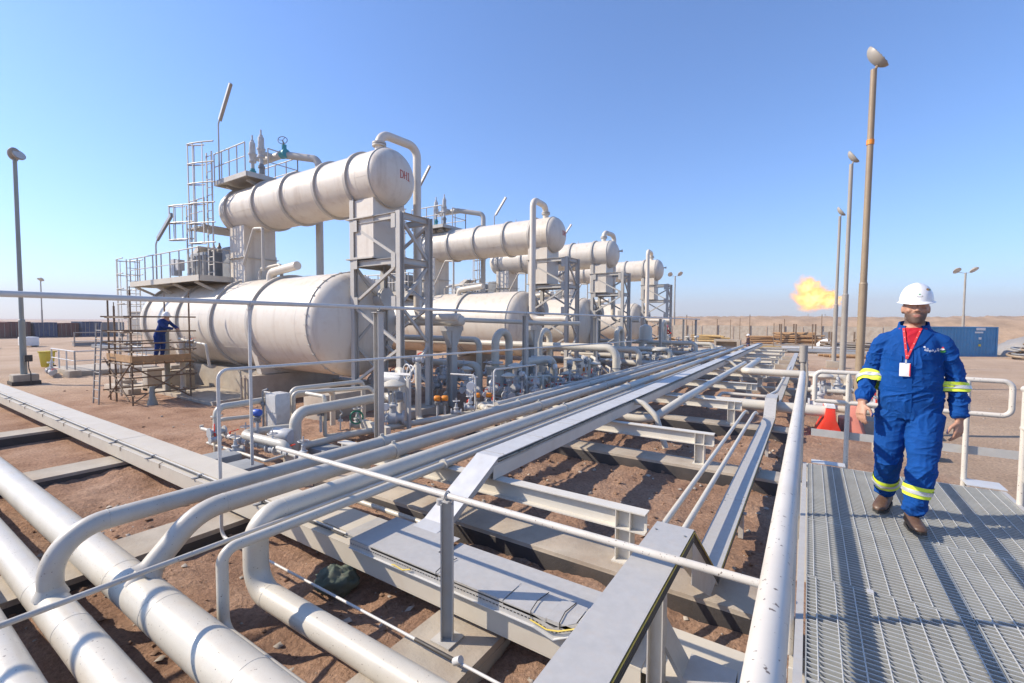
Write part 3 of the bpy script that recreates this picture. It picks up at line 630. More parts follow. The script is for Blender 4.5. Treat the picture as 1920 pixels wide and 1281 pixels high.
def relief_valve(label, loc, h=1.7, grp='relief valves on the vessel tops', flip=1):
    t = thing('relief_valve', label, 'relief valve', grp, loc)
    MB().lathe((0, 0, 0), (0, 0, 1), [(0, .10), (.22, .10), (.22, .13), (.3, .13), (.3, .09), (.38, .09)], n=14).build('inlet', 'teal' if flip > 0 else 'machine_dark', t)
    MB().lathe((0, 0, .38), (0, 0, 1), [(0, .07), (.25, .07), (.25, .14), (.31, .14), (.33, .11), (.52, .13), (.55, .16), (.60, .16), (.60, .10)], n=14).build('body', 'machine', t)
    MB().lathe((0, 0, .98), (0, 0, 1), [(0, .10), (.05, .12), (.42, .11), (.46, .07), (.52, .07), (.54, .035), (.72, .03), (.73, .0)], n=14).build('bonnet', 'machine', t)
    m = MB(); m.cyl((.05, 0, 1.3), (.16, 0, 1.3), .02, n=8); m.build('lever', 'machine', t)
    MB().cyl((0, 0, .82), (0, .45, .82), .09, n=12).build('outlet', 'machine', t)
    return t
def handwheel(mb, c, axis, r):
    mb.torus(c, axis, r, r*.09, 16, 5); s, u, d = frame(axis)
    for k in range(3):
        a = 2.094*k; mb.cyl(Vector(c), Vector(c) + (s*math.cos(a) + u*math.sin(a))*r, r*.07, n=5)
def tower(y, i):
    t = thing('support_tower', '%s grey steel bracing tower under the %s upper vessel' % (RN[i].capitalize() if 0 else RN[i], RN[i]), 'steel tower', 'bracing towers under the upper vessels')
    xa, xb, ya, yb = -11.88, -9.86, y - .59, y + .59; zb, zt = .78, 6.02; L = [(xa, ya), (xb, ya), (xb, yb), (xa, yb)]
    for x, yy in L: MB().ibeam((x, yy, zb if x == xa else .28), (x, yy, zt if (x, yy) != (xa, ya) else zt + .9), .17, .17, .014, .01, up=(0, 1, 0)).build('post', 'steel', t)
    lev = [(6.0 - .09, 1), (4.62, 1), (3.4, 0), (2.2, 0)]
    for k in range(4):
        (x0, y0), (x1, y1) = L[k], L[(k+1) % 4]; d = (V(x1, y1, 0) - V(x0, y0, 0)).normalized() * .09
        for z, full in lev:
            if full or k == 1 and False: MB().ibeam(V(x0, y0, z) + d, V(x1, y1, z) - d, .18, .12, .012, .008).build('beam', 'steel', t)
        zz = [(5.75, 4.75), (3.45, 4.5), (3.25, 2.25), (1.0, 2.05)]
        for q, (za, zc) in enumerate(zz):
            a, b = V(x0, y0, za) + d, V(x1, y1, zc) - d
            MB().bar(a, b, .08, .08).build('brace', 'steel', t)
    for z in (5.75, 4.62, 3.4):
        MB().box((xa + .09, ya - .10, z - .16), (xa + .26, ya - .085, z + .2)).build('gusset', 'steel', t)
        MB().box((xb - .26, ya - .10, z - .2), (xb - .09, ya - .085, z + .2)).build('gusset', 'steel', t)
    b = MB(); b.box((-12.2, y - 2.15, -.2), (-11.3, y + 1.2, .78)); b.build('concrete_block', 'concrete_pale', None, label='tall concrete plinth under the outer legs of the %s bracing tower' % RN[i], cat='plinth', group='plinths under the towers', bevel=.03)
    b = MB(); b.box((-10.2, y - .95, -.2), (-9.5, y + 1.1, .28)); b.build('concrete_block', 'concrete_pale', None, label='low concrete strip under the inner legs of the %s bracing tower' % RN[i], cat='plinth', group='plinths under the towers', bevel=.03)
for i, y in enumerate(ROWS):
    hi = (i == 0); n = 72 if hi else 40; fl = 1 if i in (0, 2) else -1
    lo = vessel('lower_vessel', '%s of the four big lower vessels, cream and lying level' % RN[i], y, ZL, RL, -25.5, -12.72, .86, [-25.0, -21.7, -18.75, -16.05], n, 'lower vessels of the plant', .09, .16)
    if hi:
        gapm = MB()
        for k in range(34):
            a = 2*math.pi*k/34; e = V(0, math.cos(a), math.sin(a)); gapm.cbox(V(-12.72, 0, 0) + e*(RL + .012), (.10, .05, .05), mat=Matrix.Rotation(a, 3, 'X'))
        gapm.build('band_clips', 'ring', lo)
    mw = MB(); mw.lathe((-12.0, .45, .78), (1, .15, .2), [(0, .26), (.28, .26), (.28, .37), (.36, .37), (.36, .35), (.42, .35), (.42, .0)], n=24); mw.build('manway', 'ring', lo)
    for xs in (-22.6, -16.25):
        sd_ = MB(); sd_.prism([V(xs - .14, -1.25, -1.78), V(xs - .14, 1.25, -1.78), V(xs - .14, 1.5, -.75), V(xs - .14, -1.5, -.75)], (.28, 0, 0)); sd_.build('saddle', 'vessel', lo)
        b = MB(); b.box((xs - .3, y - 1.72, -.2), (xs + .3, y + 1.8, .96)); b.build('vessel_plinth', 'concrete_pale', None, label='concrete plinth under the %s end of the %s lower vessel' % ('near' if xs > -20 else 'far', RN[i]), cat='plinth', group='plinths under the lower vessels', bevel=.025)
        if hi:
            for q in (.1, .34): MB().cyl((xs - .3 + q, y - 1.78, -.1), (xs - .3 + q, y - 1.78, .9), .035, n=8).build('drain_pipe', 'concrete_pale', None, label='vertical drain pipe strapped to a vessel plinth', cat='pipe', group='drain pipes on plinths')
    up = vessel('upper_vessel', '%s of the four slim upper vessels, cream with raised rings' % RN[i], y, ZU, RU, -19.75, -10.88, .50, [-19.3, -17.3, -15.45, -13.5, -11.9], n, 'upper vessels of the plant', .075, .12)
    dome_text(up, 'DH' + str(i + 1), -10.88, RU, .5, .19, .17, .04) if i < 2 else None
    nz_ = MB(); nz_.cyl((-10.5, .3, .2), (-10.25, .3, .2), .05, n=10); nz_.cyl((-10.27, .3, .2), (-10.22, .3, .2), .09, n=10); nz_.build('drain_nozzle', 'ring', up) if i > 1 else None
    for xs, zb in ((-18.95, 4.30), (-11.5, 4.75)):                       # box legs between the vessels
        lg = MB(); lg.box((xs - .55, -.62, zb - ZU), (xs + .55, .62, -.70)); lg.build('box_leg', 'vessel', up)
        f = MB(); f.box((xs - .62, -.72, -1.28), (xs + .62, .72, -1.25)) if xs > -12 else f.box((xs - .62, -.72, -1.95), (xs + .62, .72, -1.92)); f.box((xs - .62, -.72, zb - ZU), (xs + .62, .72, zb - ZU + .04)); f.build('flange_plate', 'ring', up)
        if xs < -12: sk = MB(); sk.prism([V(xs - .6, -.66, 4.35 - ZU), V(xs + .6, -.66, 4.35 - ZU), V(xs + .6, -1.25, 3.75 - ZU), V(xs - .6, -1.25, 3.75 - ZU)], (0, .6, 0)); sk.build('skirt_plate', 'vessel', up)
    tower(y, i)
    # gooseneck vent line
    g = pipe_thing('gooseneck_pipe', [(-11.38, y, ZU + RU - .1), (-11.38, y, 8.72), (-11.25, y + 1.5*fl, 8.72), (-11.25, y + 1.5*fl, 3.0), (-9.4, y + 1.5*fl, 3.0)], .135 if hi else .15, 'vessel', 'hooked vent pipe looping over the end of the %s upper vessel' % RN[i], bend=.36, n=22, group='hooked vent pipes')
    MB().lathe((-11.38, y, 8.30), (0, 0, 1), [(0, .13), (0, .215), (.05, .215), (.05, .13)], n=20).build('flange', 'ring', g)
    MB().lathe((-11.38, y, 8.37), (0, 0, 1), [(0, .13), (0, .215), (.05, .215), (.05, .13)], n=20).build('flange', 'ring', g)
    # relief valves, header and lamp on the top platform
    for q, (xx, zt) in enumerate(((-18.85, 8.55), (-18.2, 8.62))):
        relief_valve('tall grey relief valve on the %s upper vessel, %s of two' % (RN[i], 'near' if q else 'far'), (xx, y, zt), flip=1 if q == 0 else -1)
        MB().cyl((xx, y, 8.0), (xx, y, zt), .075, n=10).build('relief_nozzle', 'machine', None, label='stub pipe under the %s relief valve of the %s upper vessel' % ('near' if q else 'far', RN[i]), cat='pipe', group='relief valve stubs')
    hd = pipe_thing('relief_header', [(-19.0, y + .5, 9.4), (-17.6, y + .5, 9.4), (-16.2, y + 1.15, 9.15), (-16.2, y + 1.15, 3.9)], .14, 'ring', 'relief header falling behind the %s upper vessel' % RN[i], bend=.3, n=16, group='relief headers')
    if hi:
        hv = MB(); hv.cyl((-17.6, .5, 9.4), (-17.3, .5, 9.4), .17, n=12); hv.cyl((-17.45, .5, 9.4), (-17.45, .5, 9.75), .09, n=10)
        o = hv.build('block_valve', 'teal', None, label='teal block valve with handwheel on the relief header', cat='valve', loc=(0, y, 0))
        h2 = MB(); handwheel(h2, (-17.3, .35, 9.85), (.6, -.6, .3), .17); h2.cyl((-17.45, .5, 9.7), (-17.3, .35, 9.85), .025, n=6); h2.build('handwheel', 'machine_dark', o)
    # upper platform
    px0, px1, py0, py1, pz = -19.9, -17.45, y - .95, y + 1.05, 8.36
    pf = thing('access_platform', 'railed platform on top of the %s upper vessel' % RN[i], 'platform', 'platforms on the upper vessels')
    d = MB(); d.box((px0, py0, pz - .05), (px1, py1, pz)); d.build('deck', 'steel', pf)
    for a, b in (((px0, py0), (px1, py0)), ((px1, py0), (px1, py1)), ((px0, py1), (px1, py1)), ((px0, py0), (px0, py1))):
        MB().bar((*a, pz - .09), (*b, pz - .09), .06, .18).build('edge_beam', 'steel', pf)
    handrail(pf, [(px0, py0), (px1 - .1, py0)], pz, step=.62, r=.024 if hi else .03); handrail(pf, [(px1, py0 + .8), (px1, py1), (px0, py1)], pz, step=.9, r=.024 if hi else .03)
    for xs in (px0 + .5, px1 - .4): MB().bar((xs, py0 + .2, pz - .2), (xs, y - .2, 8.0), .1, .1).build('bracket', 'steel', pf)
    lp = thing('strip_lamp', 'long strip lamp on a bent pole above the %s upper platform' % RN[i], 'lamp', 'strip lamps on poles')
    q = MB(); q.pipe([(-19.45, py0 - .02, 8.3), (-19.45, py0 - .02, 10.5), (-19.3, py0, 10.7)], .028 if hi else .04, bend=.3, n=8); q.build('pole', 'steel', lp)
    q = MB(); q.bar((-19.35, py0, 10.6), (-18.45, py0, 11.75), .17, .09, up=(0, -1, .3)); q.build('housing', 'pole_grey', lp)
    q = MB(); q.bar((-19.34, py0 - .055, 10.62), (-18.46, py0 - .055, 11.73), .13, .02, up=(0, -1, .3)); q.build('lens', 'lamp_glass', lp)
    # lower platform with ladders and cages
    lx0, lx1, ly0, ly1, lz = -26.2, -19.35, y - 1.80, y + 1.4, 4.58
    pf = thing('access_platform', 'long railed platform on the far end of the %s lower vessel' % RN[i], 'platform', 'platforms on the lower vessels')
    MB().box((lx0, ly0, lz - .05), (lx1, ly1, lz)).build('deck', 'steel', pf)
    for a, b in (((lx0, ly0), (lx1, ly0)), ((lx1, ly0), (lx1, ly1)), ((lx0, ly0), (lx0, ly1))):
        MB().bar((*a, lz - .1), (*b, lz - .1), .06, .22).build('edge_beam', 'girder', pf)
    handrail(pf, [(lx0, ly0), (lx1, ly0)], lz, step=.86, r=.025 if hi else .03); handrail(pf, [(lx1, ly0), (lx1, ly0 + 1.1)], lz, step=1.1, r=.025); handrail(pf, [(lx0, ly1), (lx1 - .4, ly1)], lz, step=1.2, r=.025)
    for xs in np.linspace(lx0 + .4, lx1 - .5, 4): MB().bar((xs, ly0 + .05, lz - .22), (xs + .25, ly0 + 1.0, 3.85), .10, .10).build('bracket', 'girder', pf)
    if hi:
        ladder(pf, -27.0, y - 1.45, .0, 5.7, ax=(0, 1), w=.5, cage=(1.5, 5.75), cd=(-2.2, 0))
        ladder(pf, -19.75, y - 1.2, 4.55, 9.4, ax=(1, 0), cage=(5.9, 9.75), cd=(-1.2, -.5))
        ladder(pf, -21.6, y - 1.2, 4.55, 7.6, ax=(1, 0), cage=(6.2, 7.6), cd=(-1.2, -.5))
        MB().box((-21.5, y - 1.3, 6.55), (-19.95, y + .3, 6.62)).build('landing', 'steel', pf); handrail(pf, [(-21.3, y - 1.3), (-20.0, y - 1.3)], 6.62, step=.6, r=.022)
    else:
        ladder(pf, -20.3, y - 1.35, 4.55, 9.4, ax=(1, 0), cage=(5.9, 9.4), cd=(-.45, -.6))
    # junction boxes and machinery on the lower platform
    mc = thing('transformer_set', 'grey transformer boxes on the platform of the %s lower vessel' % RN[i], 'transformer', 'transformer sets on platforms')
    q = MB(); q.box((-22.6, y - .8, lz), (-20.9, y + .4, lz + 1.15)); q.build('tank', 'machine_dark', mc, bevel=.04)
    q = MB()
    for k in range(6): q.box((-22.5 + .27*k, y - .93, lz + .15), (-22.44 + .27*k, y - .8, lz + 1.0))
    q.build('cooling_fins', 'machine', mc)
    q = MB(); q.box((-20.2, y - .6, lz), (-19.55, y + .5, lz + 1.25)); q.build('control_box', 'machine_dark', mc, bevel=.03)
    q = MB(); q.prism([V(-23.4, y - .5, lz + 1.15), V(-22.6, y - .5, lz + 1.55), V(-22.3, y - .5, lz + 1.5), V(-23.1, y - .5, lz + 1.0)], (0, 1.0, 0)); q.build('hood', 'vessel', mc)
    q = MB()
    for k in range(3): q.lathe((-22.3 + .5*k, y - .2, lz + 1.15), (0, 0, 1), [(0, .07), (.12, .1), (.18, .06), (.26, .09), (.34, .05), (.45, .03)], n=10)
    q.build('insulators', 'pole_grey', mc)
    q = MB(); q.box((-23.2, y - 1.3, lz + .2), (-22.9, y - 1.0, lz + .9)); q.box((-22.75, y - 1.3, lz + .4), (-22.5, y - 1.05, lz + .85)); q.build('junction_box', 'machine', mc)
    if hi:
        q = MB(); q.pipe([(-23.55, ly0 + .1, lz), (-23.55, ly0 + .1, 6.1), (-23.3, ly0 + .1, 6.35)], .03, bend=.25, n=8)
        lp = thing('strip_lamp', 'dark strip lamp tilted on a pole over the lower platform', 'lamp', 'strip lamps on poles'); q.build('pole', 'steel', lp)
        q = MB(); q.bar((-23.35, ly0 + .1, 6.3), (-21.9, ly0 + .1, 7.15), .2, .09, up=(0, -1, .2)); q.build('housing', 'machine_dark', lp)
    # lines along the top of the lower vessel
    pipe_thing('vessel_line', [(-17.9, y - .3, 4.35), (-17.9, y - .3, 4.85), (-16.4, y - .3, 4.95), (-16.4, y - .3, 4.35)], .06, 'ring', 'thin looped pipe on top of the %s lower vessel' % RN[i], bend=.2, n=12, group='looped pipes on lower vessels')
    pipe_thing('vessel_line', [(-16.6, y - .6, 4.3), (-16.6, y - .6, 4.62), (-14.9, y - .6, 4.78)], .15, 'vessel', 'thick stub pipe lying on top of the %s lower vessel' % RN[i], bend=.25, n=14, group='stub pipes on lower vessels')
    pipe_thing('vessel_line', [(-18.3, y - .7, 5.0), (-17.5, y - .7, 6.3), (-16.9, y - .7, 6.25), (-16.9, y - .7, 4.7)], .055, 'ring', 'bent sampling pipe beside the box leg of the %s vessels' % RN[i], bend=.12, n=10, group='bent sampling pipes')
# square skid with railing, drums and yard clutter by the nearest vessel are built further on
b = MB(); b.box((-24.5, 11.3, -.2), (-14.4, 11.9, .55)); b.box((-25, 7.2, -.2), (-16.7, 12.5, .12)); b.build('vessel_pad', 'concrete_pale', None, label='low concrete pad under the nearest lower vessel', cat='concrete pad', bevel=.02)
w_ = MB(); w_.box((-24.0, 8.9, .125), (-16.9, 9.2, 1.0)); w_.build('pad_wall', 'concrete_pale', None, label='long low concrete wall in the shade under the nearest lower vessel', cat='wall')
# ================================================================ valve skids between the vessels and the rack
def gate_valve_proto():
    t = thing('gate_valve', 'x', 'valve')
    MB().lathe((-.17, 0, 0), (1, 0, 0), [(0, .10), (0, .115), (.03, .115), (.03, .06), (.08, .065), (.12, .09), (.22, .09), (.26, .065), (.31, .06), (.31, .115), (.34, .115), (.34, .10)], n=14).build('body', 'machine', t)
    MB().lathe((0, 0, .05), (0, 0, 1), [(0, .07), (.06, .06), (.07, .085), (.10, .085), (.11, .05), (.2, .035), (.22, .04), (.24, .02)], n=12).build('bonnet', 'machine', t)
    m = MB(); handwheel(m, (0, 0, .36), (0, 0, 1), .11); m.cyl((0, 0, .28), (0, 0, .46), .013, n=6); m.build('handwheel', 'machine', t)
    return t
def control_valve_proto():
    t = thing('control_valve', 'x', 'valve')
    MB().lathe((-.2, 0, 0), (1, 0, 0), [(0, .10), (0, .13), (.035, .13), (.035, .08), (.1, .08), (.14, .12), (.26, .12), (.30, .08), (.365, .08), (.365, .13), (.4, .13), (.4, .10)], n=14).build('body', 'machine', t)
    MB().lathe((0, 0, .08), (0, 0, 1), [(0, .07), (.12, .06), (.13, .09), (.16, .09), (.17, .045), (.2, .04)], n=12).build('bonnet', 'machine', t)
    m = MB()
    for s in (-1, 1): m.bar((s*.06, 0, .26), (s*.075, 0, .52), .03, .02)
    m.cyl((0, 0, .26), (0, 0, .55), .015, n=6); m.build('yoke', 'machine', t)
    MB().lathe((0, 0, .50), (0, 0, 1), [(0, .08), (.04, .10), (.07, .2), (.085, .215), (.10, .215), (.12, .19), (.16, .10), (.18, .05)], n=18).build('actuator', 'pipe', t)
    MB().cbox((.12, -.03, .4), (.10, .09, .12)).build('positioner', 'machine_dark', t)
    return t
def gauge_proto():
    t = thing('pressure_gauge', 'x', 'gauge')
    m = MB(); m.pipe([(0, 0, 0), (0, 0, .3), (.05, 0, .34), (0, 0, .40), (0, 0, .46)], .014, bend=.02, n=8); m.cbox((0, 0, .2), (.09, .04, .05)); m.build('stem', 'machine', t)
    MB().lathe((0, -.05, .54), (0, 1, 0), [(0, .06), (0, .085), (.07, .085), (.08, .06)], n=18).build('case', 'white', t)
    MB().lathe((0, -.056, .54), (0, 1, 0), [(0, .07), (.004, .07)], n=18).build('dial', 'lamp_glass', t)
    return t
def transmitter_proto(head='machine'):
    t = thing('transmitter', 'x', 'transmitter')
    MB().cyl((0, 0, 0), (0, 0, .42), .03, n=8).build('stem', 'machine', t)
    m = MB(); m.lathe((0, 0, .40), (0, 0, 1), [(0, .05), (.03, .075), (.07, .075), (.09, .04)], n=12); m.cbox((.0, .0, .38), (.14, .05, .04)); m.build('manifold', 'machine_dark', t)
    MB().lathe((-.08, 0, .56), (1, 0, 0), [(0, .06), (.02, .075), (.14, .075), (.16, .06)], n=12).build('head', head, t)
    return t
def lever_valve_proto():
    t = thing('ball_valve', 'x', 'valve')
    MB().lathe((-.11, 0, 0), (1, 0, 0), [(0, .06), (0, .08), (.025, .08), (.025, .045), (.07, .065), (.15, .065), (.195, .045), (.195, .08), (.22, .08), (.22, .06)], n=12).build('body', 'machine', t)
    m = MB(); m.cyl((0, 0, .05), (0, 0, .12), .018, n=6); m.bar((0, 0, .125), (.02, .2, .15), .035, .014); m.build('lever', 'red', t)
    return t
PROTO = dict(g=gate_valve_proto(), c=control_valve_proto(), p=gauge_proto(), t=transmitter_proto(), l=lever_valve_proto(), b=transmitter_proto('blue_cap'), o=transmitter_proto('orange'))
NMS = dict(g='grey gate valve with handwheel', c='control valve with pale mushroom top', p='round white pressure gauge', t='transmitter with rounded grey head', l='ball valve with red lever', b='transmitter with blue head', o='fitting with an orange cap')
USED = set()
def put(k, loc, rz=0.0, sc=1.0, where='', group=None):
    lab = NMS[k] + ' ' + where; p = PROTO[k]; g = group or ('fittings ' + where)
    if k not in USED:
        USED.add(k); p.location = loc; p.rotation_euler = (0, 0, rz); p.scale = (sc, sc, sc); p['label'] = lab; p['group'] = g; return p
    return copy_tree(p, None, lab, g, loc, rz, sc)
W1 = 'in the low manifold behind the girder cover'
# -- first manifold (left of the rack)
pipe_thing('manifold_pipe', [(-11.5, 4.72, .5), (-11.5, 4.72, .42), (-6.75, 4.72, .42)], .042, 'pipe', 'low white manifold pipe carrying a row of valves behind the girder', bend=.06, n=12)
for k, x, z in (('g', -10.7, .42), ('l', -10.2, .42), ('g', -9.55, .42), ('l', -9.1, .42), ('g', -8.55, .42), ('l', -8.1, .42), ('g', -7.55, .42)):
    put(k, (x, 4.72, z), 0, .85, W1)
put('l', (-9.9, 4.3, .5), 1.57, .9, W1); put('g', (-9.2, 4.35, .36), 1.57, .8, W1)
pipe_thing('manifold_pipe', [(-10.35, 4.35, .35), (-8.1, 4.35, .36), (-8.1, 4.72, .38)], .03, 'pipe', 'thin white bypass pipe in front of the valve row', bend=.05, n=10)
pipe_thing('riser_pipe', [(-10.0, 4.38, .15), (-10.0, 4.38, 1.12), (-10.2, 7.2, 1.12), (-10.2, 7.2, .2)], .068, 'pipe', 'white pipe hoop standing over the valve row, highest of the left manifold', bend=.16, n=14)
pipe_thing('riser_pipe', [(-11.2, 4.85, .42), (-10.4, 4.6, .78), (-10.0, 6.2, .74)], .045, 'pipe', 'white bent pipe beside the valve row, below the hoop', bend=.12, n=12)
put('g', (-10.0, 4.38, .62), 1.57, .9, 'under the white pipe hoop')
pipe_thing('riser_pipe', [(-8.1, 4.76, .05), (-8.1, 4.76, .55), (-9.5, 4.55, .62), (-9.25, 5.65, .58)], .085, 'pipe', 'fat white pipe bend lying in the middle of the left manifold', bend=.2, n=16)
pipe_thing('riser_pipe', [(-8.75, 5.3, .05), (-8.75, 5.3, 1.0), (-8.95, 7.75, .98), (-8.6, 7.75, .98)], .115, 'pipe', 'thick white riser elbow at the right end of the left manifold', bend=.25, n=18)
pipe_thing('riser_pipe', [(-9.8, 5.9, .4), (-9.8, 5.9, 1.24), (-9.25, 7.6, 1.2), (-9.0, 7.75, .9), (-9.0, 7.75, .4), (-8.5, 7.9, .38)], .05, 'pipe', 'thin white pipe running above the thick riser to the tower', bend=.12, n=12)
pipe_thing('riser_pipe', [(-9.95, 5.95, .3), (-9.95, 5.95, 1.3), (-9.75, 7.8, 1.3), (-9.75, 7.8, .3)], .06, 'pipe', 'white pipe passing the concrete plinth above the dirt', n=12)
pipe_thing('riser_pipe', [(-9.6, 6.1, 1.22), (-9.0, 6.15, 1.2), (-9.0, 6.15, .3), (-8.6, 7.2, .3)], .045, 'pipe', 'thin white square loop between the riser elbow and the plinth', bend=.07, n=12)
pn = thing('instrument_panel', 'grey upright instrument panel standing in the left manifold', 'panel', None, (-9.72, 5.5, 0))
MB().box((-.2, -.16, .1), (.2, .16, 1.30)).build('cabinet', 'machine', pn, bevel=.015); MB().box((-.19, -.175, .9), (.19, -.158, 1.27)).build('display_cover', 'galv_white', pn)
m = MB()
for x in (-.42, -.30): m.cyl((x, -.1, .05), (x, -.1, 1.3), .025, n=8)
m.cyl((-.42, -.1, 1.3), (-.1, -.1, 1.3), .02, n=8); m.build('stand', 'steel', pn)
m = MB(); m.pipe([(-.25, -.2, .3), (-.25, -.2, 1.35), (-.05, -.2, 1.4)], .02, n=8); m.ball((-.25, -.2, 1.05), .05, 8, 6); m.build('impulse_line', 'machine_dark', pn)
hx = MB(); hx.lathe((-9.1, 5.05, .55), (.9, .25, 0), [(0, .06), (0, .14), (.04, .16), (.42, .16), (.46, .14), (.46, .06)], n=16)
hx.build('drum_filter', 'machine', None, label='grey drum-shaped filter beside the instrument panel', cat='filter')
pp = put('b', (-9.35, 4.85, .45), .4, 1.0, 'with a yellow tag over the valve row'); put('t', (-9.0, 6.05, .42), .5, 1.0, 'on the pipe beside the thick riser elbow')
m = MB(); m.cbox((-9.5, 4.85, .95), (.09, .01, .2)); m.build('paper_tag', 'yellow', None, label='yellow paper tag hanging over the valve row', cat='tag')
m = MB(); m.cbox((-9.92, 4.30, .73), (.03, .01, .16)); m.build('paper_tag', 'red', None, label='red tag hanging on the white pipe hoop', cat='tag')
put('p', (-9.0, 6.55, .36), .6, 1.15, 'in front of the concrete plinth'); put('g', (-9.15, 7.15, .36), .9, 1.1, 'on the low pipe before the plinth')
m = MB(); m.torus((-9.0, 7.0, .58), (1, -.5, .3), .15, .02, 18, 6); handwheel(m, (-9.0, 7.0, .58), (1, -.5, .3), .14); m.build('green_handwheel', 'green', None, label='green handwheel standing upright by the low pipe', cat='handwheel')
pipe_thing('manifold_pipe', [(-8.6, 5.3, .32), (-8.55, 6.5, .34), (-8.2, 7.8, .36), (-7.2, 9.6, .5)], .075, 'pipe', 'white low pipe leading from the riser elbow to the rack', bend=.5, n=14)
for loc, sz, lab in (((-9.1, 4.05, .17), (.52, .5, .46), 'grey concrete block under the valve row beside the thin hoop pipe'), ((-8.15, 3.98, .2), (.6, .42, .40), 'grey pedestal box in front of the valve row'), ((-8.35, 5.7, .1), (.5, .45, .34), 'dark grey block behind the thick riser elbow')):
    b = MB(); b.cbox((0, 0, 0), sz); b.build('concrete_block', 'block_grey', None, label=lab, cat='concrete block', loc=loc, bevel=.03)
b = MB(); b.cbox((0, 0, 0), (1.2, .12, .2)); b.build('pipe_support', 'beam', None, label='short white beam supporting the low pipe before the plinth', cat='beam', loc=(-8.35, 7.0, .42), rz=-.2)
# thin hoop pipe standing in front of the girder
pipe_thing('hoop_pipe', [(-5.6, 2.72, .16), (-6.15, 2.72, .16), (-6.15, 2.72, 2.27), (-6.15, 19, 2.08)], .021, 'rail_plain', 'thin pipe rising before the girder and running level past the tower', bend=.12, n=10)
# -- second manifold round the nearest tower's foot
W2 = 'beside the foot of the nearest tower'
put('c', (-8.35, 7.55, .55), .7, 1.35, W2); put('g', (-8.6, 7.9, .95), .7, 1.2, W2); put('p', (-8.2, 7.2, .35), .6, 1.0, W2)
cb = thing('valve_actuator', 'horizontal cylinder actuator with hoops beside the nearest tower', 'actuator', None, (-8.5, 7.75, 1.45))
MB().lathe((-.45, 0, 0), (1, .1, 0), [(0, .05), (0, .12), (.05, .14), (.6, .14), (.65, .12), (.65, .05)], n=14).build('cylinder', 'machine', cb)
m = MB(); m.bar((-.4, .0, .13), (.55, .0, .16), .05, .05); m.torus((.42, 0, .2), (.3, 1, 0), .2, .012, 18, 5); m.torus((.55, 0, .18), (.3, 1, 0), .2, .012, 18, 5); m.build('hoops', 'white', cb)
MB().box((.45, -.05, -1.25), (.53, .03, .05)).build('stand', 'steel', cb)
pipe_thing('riser_pipe', [(-7.6, 8.55, .32), (-8.75, 8.8, .2), (-8.75, 8.8, 1.75)], .085, 'pipe', 'fat white upright pipe with a valve on top beside the tower', bend=.16, n=16)
put('l', (-8.75, 8.8, 1.85), .5, 1.2, 'topping the fat upright pipe')
pipe_thing('riser_pipe', [(-9.15, 8.6, .2), (-9.15, 8.6, 1.5), (-9.6, 8.9, 1.5)], .11, 'pipe', 'fat white elbow pipe just behind the upright pipe by the tower', bend=.2, n=16)
for k, loc in enumerate(((-8.2, 8.95, .28), (-8.05, 9.08, .28))): put('o', loc, .5, 1.0, 'by the tower foot, one of a close pair', 'orange capped pair')
for k, loc in (('g', (-7.55, 8.95, .55)), ('l', (-7.35, 9.15, .72)), ('g', (-7.15, 9.0, .7))): put(k, loc, .6, .8, 'where a short branch meets the rack bundle')
pipe_thing('branch_pipe', [(-6.35, 12.4, .5), (-7.45, 9.75, .62), (-6.2, 8.75, .72), (-5.95, 9.4, .9)], .085, 'pipe', 'dusty cream pipe bend joining the rack behind the tall post', bend=.3, n=16)
# -- T support with header pipes
def tee_support(loc, zt, lab):
    t = thing('tee_support', lab, 'pipe support', 'tee shaped pipe supports', loc)
    MB().ibeam((0, 0, .0), (0, 0, zt - .15), .25, .25, .016, .012, up=(1, 0, 0)).build('column', 'steel', t)
    MB().box((-.14, -.42, zt - .15), (.14, .42, zt)).build('head', 'steel', t)
    h = MB()
    for s in (-1, 1): h.prism([V(-.1, s*.12, zt - .15), V(-.1, s*.42, zt - .15), V(-.1, s*.12, zt - .7)], (.2, 0, 0))
    h.build('haunch', 'steel', t)
tee_support((-9.8, 11.4, 0), 2.72, 'tee shaped steel support with haunches right of the nearest tower')
tee_support((-8.6, 14.6, 0), 2.72, 'tee shaped steel support with haunches before the second tower')
pipe_thing('header_line', [(-16, 11.4, 2.9), (-9.4, 11.4, 2.9)], .175, 'pipe', 'thick level pipe lying on the nearest tee support', n=22); MB().ball((-9.4, 11.4, 2.9), .174, 18, 12, (.5, 1, 1)).build('cap', 'pipe', bpy.data.objects[-1] if False else col.objects[-1])
pipe_thing('header_line', [(-9.45, 11.4, 2.93), (-7.7, 14.6, 2.82), (-7.2, 15.6, 2.82)], .075, 'pipe', 'thin level pipe bridging the two tee supports', bend=.4, n=12)
lx = pipe_thing('header_line', [(-21, 17, 1.86), (-6.25, 17, 1.86), (-6.25, 17, .4)], .15, 'pipe', 'long level pipe turning down in an elbow beside the rack', bend=.42, n=22, seg=12)
MB().lathe((-6.25, 17, 1.05), (0, 0, 1), [(0, .152), (.05, .153), (.05, .152)], n=20).build('marking_band', 'machine_dark', lx)
pipe_thing('header_line', [(-20, 13.4, 2.2), (-10.2, 13.4, 2.2), (-10.2, 13.4, 1.0)], .11, 'pipe', 'level pipe passing behind the nearest tower at mid height', bend=.25, n=16)
pipe_thing('header_line', [(-16, 12.6, 1.35), (-9.6, 12.6, 1.35), (-9.6, 12.6, .3)], .13, 'pipe', 'low level pipe elbowing down behind the tee support', bend=.28, n=16)
pipe_thing('vertical_pair', [(-6.9, 15.9, .3), (-6.9, 15.9, 1.45), (-7.2, 16.2, 1.5)], .06, 'pipe', 'white upright pipe before the elbow of the long level pipe, near one', bend=.1, n=12)
